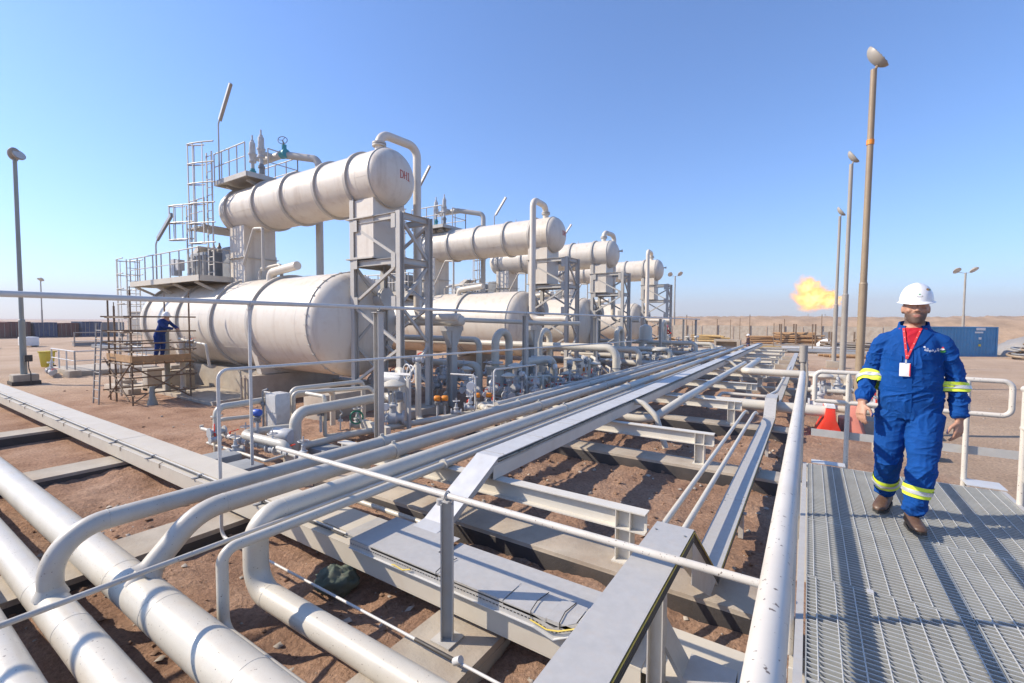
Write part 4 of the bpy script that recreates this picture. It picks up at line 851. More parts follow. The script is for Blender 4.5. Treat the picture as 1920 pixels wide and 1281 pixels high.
pipe_thing('vertical_pair', [(-6.9, 16.5, .3), (-6.9, 16.5, 1.45), (-7.2, 16.8, 1.5)], .06, 'pipe', 'white upright pipe before the elbow of the long level pipe, far one', bend=.1, n=12)
def u_pipe(x, y, dy, zt, r, lab):
    o = pipe_thing('u_bend_pipe', [(x, y, .3), (x, y, zt), (x, y + dy, zt), (x, y + dy, .5)], r, 'pipe', lab, bend=dy/2 - .01, n=18, seg=10, group='inverted u pipes')
    MB().lathe((x, y, .35), (0, 0, 1), [(0, .1), (0, r+.16), (.9, r+.16), (.9, r+.22), (.98, r+.22), (.98, .1)], n=20).build('strainer_barrel', 'pipe', o)
    MB().lathe((x, y, 1.42), (0, 0, 1), [(0, .1), (0, r+.13), (.06, r+.13), (.06, .1)], n=18).build('flange', 'machine', o)
    MB().lathe((x, y + dy, 1.2), (0, 0, 1), [(0, .1), (0, r+.10), (.06, r+.10), (.06, .1)], n=18).build('flange', 'machine', o)
u_pipe(-9.15, 12.95, .86, 2.5, .14, 'inverted u pipe on a barrel between the nearest and second towers')
u_pipe(-9.35, 16.4, .86, 2.5, .13, 'inverted u shaped pipe on a barrel just before the second tower')
pipe_thing('u_bend_pipe', [(-8.4, 13.4, .4), (-8.4, 13.4, 1.45), (-8.2, 15.5, 1.45), (-8.2, 15.5, .4)], .16, 'pipe', 'low wide hoop of thick pipe before the second tower', bend=.45, n=18, seg=10, group='inverted u pipes')
def rail_loop(pts, lab): pipe_thing('guard_hoop', pts, .026, 'rail_plain', lab, bend=.1, n=10, group='guard hoops in the manifolds')
rail_loop([(-7.0, 9.85, .55), (-7.0, 9.85, 1.6), (-7.0, 12.1, 1.56), (-7.0, 12.1, .5)], 'tall thin guard hoop beside the rack before the tall post')
rail_loop([(-8.3, 9.6, 1.42), (-7.55, 9.75, 1.42), (-7.55, 9.75, .5)], 'short thin guard hoop next to the gauges right of the nearest tower')
bx = thing('control_cabinet', 'pale control cabinet with an orange switch before the second tower', 'cabinet', None, (-8.1, 17.6, 0))
MB().box((-.25, -.7, .45), (.25, .7, 1.25)).build('cabinet', 'beam', bx, bevel=.02); m = MB(); m.cyl((.25, -.1, .9), (.38, -.1, .9), .09, n=12); m.build('rotary_switch', 'orange', bx)
m = MB(); m.cyl((.25, .25, .9), (.34, .25, .9), .08, n=12); m.build('gland', 'dark', bx); m = MB(); m.box((-.2, -.6, .0), (-.1, -.5, .45)); m.box((-.2, .5, 0), (-.1, .6, .45)); m.build('legs', 'steel', bx)
rnd = random.Random(12)
def cluster(n, xr, yr, where, kinds='gglcptlg', zr=(.35, .95), s=1.0):
    for i in range(n):
        put(kinds[i % len(kinds)], (rnd.uniform(*xr), rnd.uniform(*yr), rnd.uniform(*zr)), rnd.choice((0, 1.57, .4, -.5)), s * rnd.uniform(.85, 1.2), where)
    for i in range(max(2, n // 3)):
        x, y, z = rnd.uniform(*xr), rnd.uniform(*yr), rnd.uniform(.3, 1.1)
        pts = [(x, y, .1), (x, y, z), (x + rnd.choice((0, .6, -.6)), y + rnd.uniform(.6, 1.4), z), (x + .2, y + 1.5, .15)]
        pipe_thing('manifold_pipe', pts, rnd.uniform(.028, .06), 'pipe', 'thin grey-white pipe threading the valves ' + where, bend=.1, n=10, group='thin pipes ' + where)
put('p', (-7.35, 9.3, .5), .5, 1.3, 'right of the nearest tower'); put('o', (-7.6, 9.9, .35), .4, .9, 'right of the nearest tower'); put('o', (-7.35, 10.1, .35), .4, .9, 'right of the nearest tower')
cluster(24, (-9.2, -7.0), (10.6, 13.6), 'between the nearest tower and tall post', 'lgcptgll')
cluster(36, (-8.6, -6.7), (13.4, 16.8), 'crowded before the second tower', 'lglcgllpt')
cluster(26, (-14, -9.5), (10.9, 15.5), 'under the level pipes behind the nearest tower', 'gglg', s=1.2)
cluster(24, (-10.5, -6.8), (18.2, 24.5), 'around the foot of the second tower', 'gclgpt')
cluster(16, (-11.0, -7.0), (25, 30.5), 'around the foot of the third tower', 'gclgpt')
cluster(22, (-10.5, -6.6), (31, 39), 'around the foot of the farthest tower', 'gclgpt', zr=(.5, 1.4), s=1.2)
for k, (y, lab) in enumerate(((22.2, 'beyond the second tower'), (26.6, 'before the third tower'), (31.5, 'beyond the third tower'), (35.5, 'before the farthest tower'))):
    pipe_thing('header_line', [(-16, y, 1.5 - .2*(k % 2)), (-7.0 + .4*k, y, 1.5 - .2*(k % 2)), (-7.0 + .4*k, y, .4)], .14, 'pipe', 'level pipe crossing the manifold ' + lab, bend=.3, n=16)
    pipe_thing('header_line', [(-14, y + 1.0, .75), (-6.2, y + 1.0, .75)], .16, 'bundle', 'low thick pipe crossing the manifold ' + lab, n=16)
u_pipe(-8.9, 33.2, .9, 2.9, .17, 'inverted u shaped pipe on a barrel before the farthest tower')
u_pipe(-9.2, 25.0, .9, 2.5, .15, 'inverted u shaped pipe on a barrel before the third tower')
vv = thing('filter_vessel', 'upright grey filter vessel before the farthest tower', 'filter', None, (-9.6, 31.8, 0))
MB().lathe((0, 0, 0), (0, 0, 1), [(.2, .45), (2.4, .45), (2.6, .36), (2.7, .12), (2.75, 0)], n=22).build('shell', 'pipe', vv); MB().lathe((0, 0, 1.6), (0, 0, 1), [(0, .4), (0, .52), (.1, .52), (.1, .4)], n=22).build('flange', 'machine', vv)
# -- tall posts with the level pipe that crosses the picture near the horizon
pipe_thing('overhead_line', [(-7.8, -3.0, 3.19), (-7.8, 41, 3.12)], .038, 'rail_plain', 'long thin pipe carried on posts, crossing the picture near the horizon', n=14)
for k, (y, wd, z0) in enumerate(((3.95, .05, .45), (6.66, .15, 0), (12.74, .15, 0), (18.63, .15, 0), (23.2, .12, 0), (28.9, .15, 0), (35.1, .12, 0), (39.5, .15, 0))):
    pn_ = ['thin pipe post', 'tall post right of the nearest plinth', 'tall post before the second lower vessel', 'tall post before the second tower', 'tall slender post past the second tower', 'tall post before the third tower', 'tall slender post past the third tower', 'farthest tall post'][k]
    t = thing('line_post', '%s holding up the level pipe at the horizon' % pn_, 'post', 'posts under the level pipe', (-7.8, y, 0))
    if k == 0: MB().cyl((0, 0, z0), (0, 0, 3.15), .026, n=10).build('column', 'rail_plain', t)
    else: MB().ibeam((0, 0, z0), (0, 0, 3.06), wd, wd, .012, .009, up=(1, 0, 0)).build('column', 'steel', t)
    MB().box((-wd*.7, -wd*.7, 3.06), (wd*.7, wd*.7, 3.075)).build('cap_plate', 'steel', t)
    m = MB(); m.torus((0, 0, 3.15), (0, 1, 0), .045, .01, 12, 5); m.build('u_bolt', 'steel', t)
# ================================================================ grating walkway and handrails
PZ = 1.38
wk = thing('grating_walkway', 'raised walkway of galvanised bar grating under the walking man', 'walkway')
bar_me = {}
def bar_mesh(L):
    k = round(L, 3)
    if k not in bar_me:
        m = MB(); m.box((0, -.0024, -.032), (L, .0024, -.0022)); m.slot(1); m.box((0, -.0026, -.0022), (L, .0026, 0)); bar_me[k] = m.mesh('bearing_bar', ['grating', 'rod'])
    return bar_me[k]
def rod_mesh(L):
    k = ('r', round(L, 3))
    if k not in bar_me:
        m = MB(); n = int(L / .012); pts = [V(0, L*i/n, 0) for i in range(n + 1)]
        m.sweep(pts, [.0028 + .0010*(i % 2) for i in range(n + 1)], 5); bar_me[k] = m.mesh('cross_rod', 'rod')
    return bar_me[k]
M['rod'] = paint('rod_zinc', (0.58, 0.58, 0.55), 0.38, 0.08, dirt=(0.42, 0.36, 0.30), dirt_amt=0.2, metal=0.3, scale=6)
pitch = .036
prn = random.Random(4)
joints = [5.84, 4.17, 3.22, 2.27, 1.32, .37, -.9]
for xa, xb in ((.03, .752), (.760, 1.49)):
    for y1, y0 in zip(joints[:-1], joints[1:]):
        if xa > .5: y0, y1 = y0 + .0, y1 - .0
        L = xb - xa; pl = y1 - y0 - .012
        pnl = bpy.data.objects.new('grating_panel', None); col.objects.link(pnl); pnl.parent = wk; pnl.location = (xa, y0 + .006, PZ + prn.uniform(-.0035, .0035)); ro = prn.uniform(-.02, .02); pnl.empty_display_size = .05
        n = int(pl / pitch)
        for k in range(n + 1): link('bearing_bar', bar_mesh(L), pnl, loc=(0, .003 + k*(pl - .006)/n, 0))
        nr = 8
        for k in range(nr): link('cross_rod', rod_mesh(pl), pnl, loc=(.05 + ro + k*(L - .10)/(nr - 1), 0, .001))
        for x in (0, L): 
            m = MB(); m.box((x - .0025, 0, -.031), (x + .0025, pl, .0005)); m.build('end_band', 'grating', pnl)
for x in (.0, 1.52):
    m = MB(); m.ibeam((x, -1.0, PZ - .105), (x, 5.86, PZ - .105), .2, .035, .012, .008); m.build('side_beam', 'galv', wk)
MB().ibeam((0, 5.9, PZ - .13), (1.52, 5.9, PZ - .13), .2, .09, .012, .008).build('end_beam', 'beam', wk)
for y in (.5, 2.2, 4.17, 5.6): MB().ibeam((.05, y, PZ - .12), (1.47, y, PZ - .12), .12, .07, .008, .006).build('cross_beam', 'beam', wk)
for x in (.02, 1.5):
    for y in (-.5, 2.7, 5.8): MB().ibeam((x, y, -.2), (x, y, PZ - .23), .12, .12, .01, .008).build('leg', 'beam', wk)
m = MB(); m.box((.06, 5.86, PZ + .001), (.36, 6.0, PZ + .008)); m.build('landing_plate', 'galv_white', wk); m = MB(); m.box((1.28, 5.86, PZ + .001), (1.55, 6.1, PZ + .008)); m.build('landing_plate', 'galv_white', wk)
m = MB(); m.cbox((.33, 3.2, PZ + .006), (.03, .04, .012)); m.build('grating_clip', 'galv_white', wk)
def railing(label, x, ys, y0, y1, zt=.97):
    t = thing('handrail', label, 'handrail', 'walkway handrails')
    MB().pipe([(x, y0, PZ + zt), (x, y1, PZ + zt)], .0285, n=20).build('top_rail', 'rail', t)
    MB().pipe([(x, y0, PZ + .64), (x, y1, PZ + .64)], .0215, n=16).build('mid_rail', 'rail', t)
    MB().box((x - .005, y0, PZ + .20), (x + .005, y1, PZ + .29)).build('flat_bar', 'galv', t)
    for y in ys:
        MB().cyl((x - .0 , y, PZ - .2), (x, y, PZ + zt - .02), .0235, n=16).build('post', 'rail', t)
    return t
r1 = railing('white speckled handrail running along the rack side of the walkway', -.045, (-.4, 1.22, 2.72, 4.22, 5.82), -1.2, 5.86)
r2 = railing('white handrail post line on the open right side of the walkway', 1.535, (.7, 2.3, 3.9, 5.52), -1.2, 5.55)
# end railing beyond the man: two bent hoops on posts
def end_rail(label, xs, posts, y, zt, zm):
    t = thing('handrail', label, 'handrail', 'walkway handrails')
    x0, x1 = xs; MB().pipe([(x0, y, zm), (x0, y, zt), (x1, y, zt), (x1, y, zm), (x0 + .001, y, zm)], .0235, bend=.07, n=14).build('hoop', 'rail', t)
    for x in posts: MB().cyl((x, y, PZ - .15), (x, y, zt), .0225, n=14).build('post', 'rail', t)
    MB().box((x0 - .02, y + .03, PZ + .25), (x1 + .2, y + .036, PZ + .33)).build('flat_bar', 'galv', t)
    return t
end_rail('bent end handrail hoop behind the man, closing the walkway', (.07, 1.60), (.37, 1.30), 6.07, 2.36, 2.035)
# rusty square socket post at the far corner of the rail
m = MB(); m.cyl((-.05, 6.6, .2), (-.05, 6.6, 2.42), .03, n=10); m.cyl((-.05, 6.6, 2.42), (-.05, 6.6, 2.62), .045, n=10); m.sweep([V(-.02, 6.58, 2.45), V(0, 6.57, 2.2), V(-.03, 6.57, 1.8)], .012, 6)
m.build('lamp_stub', 'pole_grey', None, label='short rusty stub post with loose cable at the far end of the rail', cat='post')
# -- red and white traffic barrier and piping seen through the end rail
bq = thing('traffic_barrier', 'red plastic traffic barrier standing on the sand behind the end rail', 'barrier', None, (.5, 13.7, 0), .05)
m = MB(); m.prism([V(-.30, 0, 0), V(.30, 0, 0), V(.26, 0, .15), V(.12, 0, .5), V(.09, 0, .82), V(-.09, 0, .82), V(-.12, 0, .5), V(-.26, 0, .15)], (0, .9, 0)); m.build('body', 'red', bq, bevel=.02)
m = MB(); m.prism([V(-.10, -.01, .78), V(.10, -.01, .78), V(.085, -.01, .86), V(-.085, -.01, .86)], (0, .92, 0)); m.build('top_strip', 'white', bq)
bq2 = thing('traffic_barrier', 'faded pink traffic barrier beside the red one', 'barrier', None, (.98, 13.9, 0), -.15)
m = MB(); m.prism([V(-.25, 0, 0), V(.25, 0, 0), V(.1, 0, .5), V(.08, 0, .85), V(-.08, 0, .85), V(-.1, 0, .5)], (0, 1.0, 0)); m.build('body', 'pink', bq2, bevel=.02)
WR = 'on the small skid behind the end rail'
for k, x, y, z in (('g', .35, 16.2, .9), ('g', .75, 16.4, .9), ('c', .3, 15.2, .6), ('g', 1.3, 15.6, .7), ('l', 1.6, 15.9, .6), ('p', 1.9, 15.4, .4)): put(k, (x, y, z), rnd.choice((0, .5)), 1.4, WR)
pipe_thing('skid_pipe', [(-.1, 16.2, .9), (1.0, 16.2, .9), (1.0, 16.9, .9), (2.2, 16.9, .55)], .07, 'pipe', 'white pipe carrying valves behind the end rail', bend=.15, n=14)
pipe_thing('skid_pipe', [(-.1, 15.2, .55), (1.5, 15.2, .55), (2.4, 15.4, .3)], .09, 'pipe', 'low white pipe under the valves behind the end rail', bend=.2, n=14)
b = MB(); b.box((.9, 14.9, 0), (2.6, 15.9, .28)); b.build('concrete_block', 'concrete_pale', None, label='low concrete plinth under the small skid behind the end rail', cat='plinth', bevel=.02)
b = MB(); b.box((1.25, 12.6, 0), (2.3, 12.95, .26)); b.build('concrete_block', 'concrete_pale', None, label='concrete kerb block just right of the barriers', cat='concrete block', bevel=.02)
m = MB(); m.pipe([(1.7, 16.9, .3), (1.62, 17.0, 1.5)], .03, n=8); m.build('red_pole', 'red', None, label='thin leaning red pole beside the small skid', cat='pole')
# ================================================================ people
from mathutils.bvhtree import BVHTree
def skin_mat(name, c):
    m, t, b = new_mat(name); at = t.nodes.new('ShaderNodeAttribute'); at.attribute_name = 'tint'
    a = mix(t, at.outputs['Color'], ramp(t, nz(t, 70, 4), [(0.3, 0.9), (0.7, 1.08)]), 1.0, 'MULTIPLY')
    t.links.new(a, b.inputs['Base Color']); b.inputs['Roughness'].default_value = 0.55
    b.inputs['Subsurface Weight'].default_value = 0.08; b.inputs['Subsurface Radius'].default_value = (.02, .008, .005); return m
def cloth_mat(name):
    m, t, b = new_mat(name); at = t.nodes.new('ShaderNodeAttribute'); at.attribute_name = 'tint'
    a = mix(t, at.outputs['Color'], ramp(t, nz(t, 9, 5), [(0.3, 0.86), (0.7, 1.1)]), 1.0, 'MULTIPLY')
    t.links.new(a, b.inputs['Base Color']); b.inputs['Roughness'].default_value = 0.85
    b.inputs['Sheen Weight'].default_value = 0.0; b.inputs['Specular IOR Level'].default_value = 0.2; bump(t, b, nz(t, 38, 6, 0.65), 0.5, 0.006); return m
M['skin'] = skin_mat('skin', None); M['cloth'] = cloth_mat('cloth')
M['hi_yellow'] = paint('reflective_yellow', (0.72, 0.86, 0.06), 0.45, 0.04, dirt_amt=0.05, scale=8)
M['hi_silver'] = paint('reflective_silver', (0.62, 0.62, 0.60), 0.3, 0.06, dirt_amt=0.1, metal=0.3, scale=8)
M['helmet_white'] = paint('helmet_white', (0.80, 0.79, 0.77), 0.25, 0.02, dirt_amt=0.05, scale=6)
M['helmet_pink'] = paint('helmet_pink', (0.55, 0.12, 0.17), 0.35, 0.05, dirt_amt=0.1, scale=6)
M['leather'] = paint('brown_leather', (0.10, 0.055, 0.035), 0.5, 0.2, dirt=(0.3, 0.22, 0.15), dirt_amt=0.35, scale=18)
M['sole'] = paint('black_sole', (0.03, 0.028, 0.026), 0.7, 0.2, dirt=(0.25, 0.19, 0.14), dirt_amt=0.3, scale=18)
M['ribbon_red'] = paint('red_ribbon', (0.62, 0.03, 0.035), 0.6, 0.1, dirt_amt=0.05, scale=30)
M['card_white'] = paint('white_card', (0.80, 0.79, 0.76), 0.3, 0.02, dirt_amt=0.03)
M['hair'] = paint('dark_hair', (0.018, 0.014, 0.012), 0.6, 0.2, dirt_amt=0.0)
def loft(mb, rings, n=20):
    vs = []; fs = []
    for c, a, b in rings:
        c, a, b = Vector(c), Vector(a), Vector(b)
        vs += [c + a*math.cos(2*math.pi*i/n) + b*math.sin(2*math.pi*i/n) for i in range(n)]
    for k in range(len(rings) - 1): fs += [(k*n+i, k*n+(i+1) % n, (k+1)*n+(i+1) % n, (k+1)*n+i) for i in range(n)]
    fs += [tuple(range(n-1, -1, -1)), tuple(range((len(rings)-1)*n, len(rings)*n))]
    mb._add(vs, fs)
def limb(mb, pts, rs, n=16, sub=6):
    pts = [Vector(p) for p in pts]; P = []; Rr = []
    for i in range(len(pts) - 1):
        p0 = pts[max(0, i-1)]; p1 = pts[i]; p2 = pts[i+1]; p3 = pts[min(len(pts)-1, i+2)]
        for k in range(sub):
            t = k / sub; q = 0.5*((2*p1) + (p2-p0)*t + (2*p0-5*p1+4*p2-p3)*t*t + (3*p1-p0-3*p2+p3)*t**3)
            P.append(p1.lerp(p2, t)*.55 + q*.45); tt = t*t*(3-2*t); Rr.append(rs[i]*(1-tt) + rs[i+1]*tt)
    P.append(pts[-1]); Rr.append(rs[-1])
    P = [P[0] - (P[1]-P[0]).normalized()*Rr[0]*.5] + P + [P[-1] + (P[-1]-P[-2]).normalized()*Rr[-1]*.35]; Rr = [Rr[0]*.5] + Rr + [Rr[-1]*.55]
    mb.sweep(P, Rr, n)
def ellipsoid(mb, c, r): mb.ball(c, 1.0, 14, 10, r)
def hand(mb, wrist, d, side, fwd, curl=.5, s=1.0):
    # wrist point, direction down the hand, sideways vector of the palm (towards the thumb), palm normal
    w, d, side, fwd = Vector(wrist), Vector(d).normalized(), Vector(side).normalized(), Vector(fwd).normalized()
    loft(mb, [(w - d*.03, side*.026*s, fwd*.02*s), (w + d*.02*s, side*.030*s, fwd*.018*s), (w + d*.06*s, side*.042*s, fwd*.016*s), (w + d*.095*s, side*.042*s, fwd*.014*s)], 14)
    for k, (o, L) in enumerate(((.030, .072), (.010, .080), (-.011, .075), (-.031, .060))):
        b = w + d*.088*s + side*o*s; a1 = curl*(.55 + .08*k); a2 = curl*(1.25 + .12*k); a3 = curl*1.8
        q = [b]; 
        for a, l in ((a1, .45), (a2, .32), (a3, .23)): q.append(q[-1] + (d*math.cos(a) + fwd*math.sin(a))*L*l*s)
        mb.sweep([q[0] - d*.02] + q, [.0095*s, .0095*s, .009*s, .0083*s, .0065*s], 8)
    b = w + d*.03*s + side*.03*s; q = [b, b + (side*.75 + d*.6 + fwd*.25).normalized()*.038*s]; q.append(q[-1] + (d*.9 + side*.2 + fwd*.35).normalized()*.032*s); q.append(q[-1] + (d + fwd*.3).normalized()*.022*s)
    mb.sweep([b - side*.02*s] + q, [.014*s, .0125*s, .011*s, .010*s, .007*s], 8)
def head_shapes(mb, c, s=1.0, yaw=0.0):
    rot = Matrix.Rotation(yaw, 3, 'Z'); c = Vector(c)
    def T(p): return c + rot @ (Vector(p)*s)
    H = [(-.100, .022, .028, -.062), (-.088, .040, .046, -.050), (-.065, .054, .066, -.030), (-.035, .063, .079, -.016), (0, .069, .087, -.006), (.04, .074, .093, 0), (.08, .074, .093, .002), (.12, .065, .082, .004), (.15, .04, .055, .006), (.16, .02, .03, .006)]
    loft(mb, [(T((0, cy, z)), rot @ Vector((rx*s, 0, 0)), rot @ Vector((0, ry*s, 0))) for z, rx, ry, cy in H], 22)
    mb.sweep([T((0, -.085, .045)), T((0, -.096, .025)), T((0, -.108, .004)), T((0, -.106, -.008))], [.007*s, .009*s, .0125*s, .012*s], 10)
    for sx in (-1, 1):
        ellipsoid(mb, T((sx*.012, -.097, -.004)), (.009*s, .009*s, .007*s)); ellipsoid(mb, T((sx*.074, .012, .008)), (.011*s, .02*s, .032*s))
        ellipsoid(mb, T((sx*.030, -.083, .045)), (.024*s, .012*s, .008*s)); ellipsoid(mb, T((sx*.040, -.066, .0)), (.022*s, .022*s, .02*s))
    ellipsoid(mb, T((0, -.094, -.036)), (.024*s, .009*s, .0055*s)); ellipsoid(mb, T((0, -.092, -.047)), (.020*s, .009*s, .006*s)); ellipsoid(mb, T((0, -.083, -.083)), (.02*s, .014*s, .014*s))
def helmet(parent, c, mat, s=1.0, yaw=0.0, tilt=0.0, n=40):
    rx, ry, hh = .112*s, .138*s, .155*s; mb = MB(); vs = []; fs = []; rings = 12
    def peak(a): return max(0.0, -math.sin(a))**3
    for k in range(rings + 1):
        t = math.pi/2 * k / rings
        for i in range(n):
            a = 2*math.pi*i/n; rr = math.cos(t)**.85; z = hh*math.sin(t)
            rib = .006*s*math.exp(-((math.cos(a)*rr*rx)/(.022*s))**2)*(math.sin(t)**.5)
            vs.append(Vector((rx*rr*math.cos(a), ry*rr*math.sin(a), z + rib)))
    for k in range(rings): fs += [(k*n+i, k*n+(i+1) % n, (k+1)*n+(i+1) % n, (k+1)*n+i) for i in range(n)]
    fs.append(tuple(range(rings*n, rings*n+n))); mb._add(vs, fs)
    o = mb.build('hard_hat', mat, parent, angle=60)
    b = MB(); vs = []; fs = []
    for dz, e in ((.004, 0), (.0, .013), (-.005, .014), (-.006, -.004)):
        for i in range(n):
            a = 2*math.pi*i/n; p = peak(a); ex = e + (.026*p if e > .01 else 0)
            vs.append(Vector(((rx + ex*s*(1 if e > 0 else 1))*math.cos(a), (ry + ex*s)*math.sin(a), (dz - (.012*p if e > .01 else 0))*s)))
    for k in range(4): fs += [(k*n+i, k*n+(i+1) % n, ((k+1) % 4)*n+(i+1) % n, ((k+1) % 4)*n+i) for i in range(n)]
    b._add(vs, fs); br = b.build('brim', mat, o, angle=60)
    o.location = c; o.rotation_euler = (tilt, 0, yaw); return o
def build_person(name, label, P, cloth, loc, rz, voxel, skin=(.44, .235, .155), beard=True, hat='helmet_white', group=None, folds=1.0, undershirt=None, trousers=None):
    mb = MB(); X = Vector((1, 0, 0)); Yv = Vector((0, 1, 0))
    lean = P.get('lean', (0, 0)); hz = .86
    def L(z): return Vector((lean[0]*max(0, z-hz), lean[1]*max(0, z-hz), z))
    T = P.get('torso', [(.80, .165, .120, 0), (.87, .188, .138, 0), (.95, .190, .145, -.005), (1.03, .184, .140, -.012), (1.12, .186, .142, -.014), (1.22, .175, .138, -.010), (1.31, .176, .132, -.006), (1.39, .172, .116, 0), (1.44, .140, .098, .004), (1.475, .102, .080, .006), (1.495, .070, .064, .004)])
    loft(mb, [(L(z) + Yv*cy, X*rx, Yv*ry) for z, rx, ry, cy in T], 26)
    hd = Vector(P['head']); limb(mb, [L(1.45), hd + Vector((0, .012, -.07))], [.066, .060], 16)
    head_shapes(mb, hd, P.get('hs', 1.0), P.get('yaw', 0))
    for s, key in ((-1, 'armL'), (1, 'armR')):
        sh, el, wr = [Vector(q) for q in P[key]]
        limb(mb, [L(1.385) + X*s*.11, sh, el, wr], [.072, .061, .054, .050], 16)
        d = (wr - el).normalized(); hv = P.get(key + '_hand', (d, (-s*.2, -1, 0), (-s, 0, 0)))
        hand(mb, wr + d*.02, *hv, curl=P.get('curl', .55), s=1.05)
    for s, key in ((-1, 'legL'), (1, 'legR')):
        hp, kn, an = [Vector(q) for q in P[key]]
        limb(mb, [hp, hp.lerp(kn, .5), kn, kn.lerp(an, .55), an], [.116, .102, .083, .074, .065], 18)
    me = mb.mesh('tmp', 'cloth'); ob = bpy.data.objects.new('tmp', me); col.objects.link(ob)
    md = ob.modifiers.new('r', 'REMESH'); md.mode = 'VOXEL'; md.voxel_size = voxel; md.adaptivity = 0
    sm = ob.modifiers.new('s', 'SMOOTH'); sm.factor = .5; sm.iterations = 3 if voxel < .008 else 1
    bm = bpy.data.meshes.new_from_object(ob.evaluated_get(bpy.context.evaluated_depsgraph_get())); bpy.data.objects.remove(ob)
    bm.materials.clear(); bm.materials.append(M['cloth']); bm.materials.append(M['skin'])
    n = len(bm.vertices); co = np.empty(n*3, np.float32); bm.vertices.foreach_get('co', co); co = co.reshape(-1, 3)
    no = np.empty(n*3, np.float32); bm.vertices.foreach_get('normal', no); no = no.reshape(-1, 3)
    neckz = 1.455 + 0.0
    isk = np.zeros(n, bool); isk |= co[:, 2] > (1.483 + (lean[1] != 0)*-.0) if lean == (0, 0) else (np.linalg.norm(co - np.array(hd), axis=1) < .16)
    for sg, key in ((-1, 'armL'), (1, 'armR')):
        el, wr = np.array(P[key][1]), np.array(P[key][2]); d = (wr-el)/np.linalg.norm(wr-el); hv = P.get(key + '_hand', (d, (-sg*.2, -1, 0), (-sg, 0, 0)))
        hd_ = np.array(hv[0], float); hd_ /= np.linalg.norm(hd_); sd0 = np.array(hv[1], float); sd0 /= np.linalg.norm(sd0); fw0 = np.array(hv[2], float); fw0 /= np.linalg.norm(fw0)
        rel = co - wr; t = rel @ d; th = np.clip(rel @ hd_, 0, .2); dist = np.linalg.norm(rel - th[:, None]*hd_ - fw0*(th*.12)[:, None], axis=1)
        isk |= (t > .012) & (dist < .085) & (np.abs(co[:, 0]) > P.get('handx', .0))
    colr = np.zeros((n, 4), np.float32); colr[:, 3] = 1; colr[:, :3] = cloth
    if trousers is not None: colr[co[:, 2] < .95, :3] = trousers
    colr[isk, :3] = skin
    hx = (co - np.array(hd)) @ np.array(Matrix.Rotation(P.get('yaw', 0), 3, 'Z'))
    if beard:
        f = isk & (co[:, 2] < hd.z - .005) & (co[:, 2] > hd.z - .115) & (hx[:, 1] < .045)
        mouth = np.exp(-(hx[:, 0]/.024)**2 - ((hx[:, 2]+.041)/.010)**2)*(hx[:, 1] < -.08)
        cheek = np.exp(-((np.abs(hx[:, 0])-.036)/.018)**2 - ((hx[:, 2]+.004)/.016)**2)
        nose = np.exp(-(hx[:, 0]/.02)**2 - ((hx[:, 2]-.0)/.014)**2)*(hx[:, 1] < -.08)
        k = np.clip(.86 - mouth - cheek - nose, 0, .86)*np.clip((-.002 - hx[:, 2])/.02, 0, 1)*np.clip((hx[:, 2]+.108)/.014, 0, 1)
        colr[f, :3] = colr[f, :3]*(1-k[f, None]) + np.array((.05, .036, .03))*k[f, None]
        lip = isk & (mouth > .45); colr[lip, :3] = (.36, .15, .12)
        brow = isk & (np.abs(hx[:, 2]-.052) < .006) & (np.abs(np.abs(hx[:, 0])-.03) < .02) & (hx[:, 1] < -.06); colr[brow, :3] = (.03, .02, .018)
    if undershirt is not None:
        zt = co[:, 2]; v = (~isk | (zt < 1.49)) & (co[:, 1] < -.01) & (zt > 1.31) & (zt < 1.483) & (np.abs(co[:, 0] + .008) < (zt - 1.31)*.30)
        ring = (zt > 1.470) & (zt < 1.484) & (np.abs(co[:, 0]) < .08); v |= ring & (co[:, 1] < .0)
        colr[v, :3] = undershirt; col_v = v
    # eye sockets and cloth folds
    disp = np.zeros(n, np.float32)
    for sx in (-1, 1):
        disp -= isk*.009*np.exp(-((hx[:, 0]-sx*.031)/.016)**2 - ((hx[:, 2]-.028)/.012)**2)*(hx[:, 1] < -.04)
    if folds:
        for i in range(n):
            if isk[i]: continue
            p = Vector(co[i]); x, y, z = p
            q = Vector((x*6 + z*3, y*6, z*10 - x*5)); q += Vector((noise.noise(p*4), noise.noise(p*4 + Vector((7, 0, 0))), noise.noise(p*4 + Vector((0, 9, 0)))))*1.4
            a = 1 - abs(noise.noise(q))*2.4; a2 = 1 - abs(noise.noise(q*2.3 + Vector((3, 1, 2))))*2.2; b_ = noise.noise(p*26)
            wgt = .0040 + .009*math.exp(-((z-.98)/.06)**2) + .0055*math.exp(-((z-.44)/.13)**2) + .0085*math.exp(-((z-.17)/.07)**2) + .010*math.exp(-((z-1.08)/.09)**2)*(abs(x) > .2) + .005*math.exp(-((z-1.25)/.08)**2) + .006*math.exp(-((z-.80)/.07)**2)
            disp[i] += folds*wgt*((max(0, a)**3.2)*1.25 - .3 + .55*(max(0, a2)**3)) + folds*.0016*b_
    co += no*disp[:, None]; bm.vertices.foreach_set('co', co.ravel())
    ca = bm.color_attributes.new('tint', 'FLOAT_COLOR', 'POINT'); ca.data.foreach_set('color', colr.ravel())
    lv = np.empty(len(bm.loops), np.int32); bm.loops.foreach_get('vertex_index', lv); ls = np.empty(len(bm.polygons), np.int32); bm.polygons.foreach_get('loop_start', ls)
    bm.polygons.foreach_set('material_index', isk[lv[ls]].astype(np.int32)); bm.polygons.foreach_set('use_smooth', np.ones(len(bm.polygons), bool)); bm.update()
    o = link(name, bm, None, label, 'person', group, loc=loc, rz=rz)
    helmet(o, hd + Vector((0, .004, P.get('hat_dz', .062))), hat, P.get('hat_s', 1.0), P.get('yaw', 0), P.get('hat_tilt', 0))
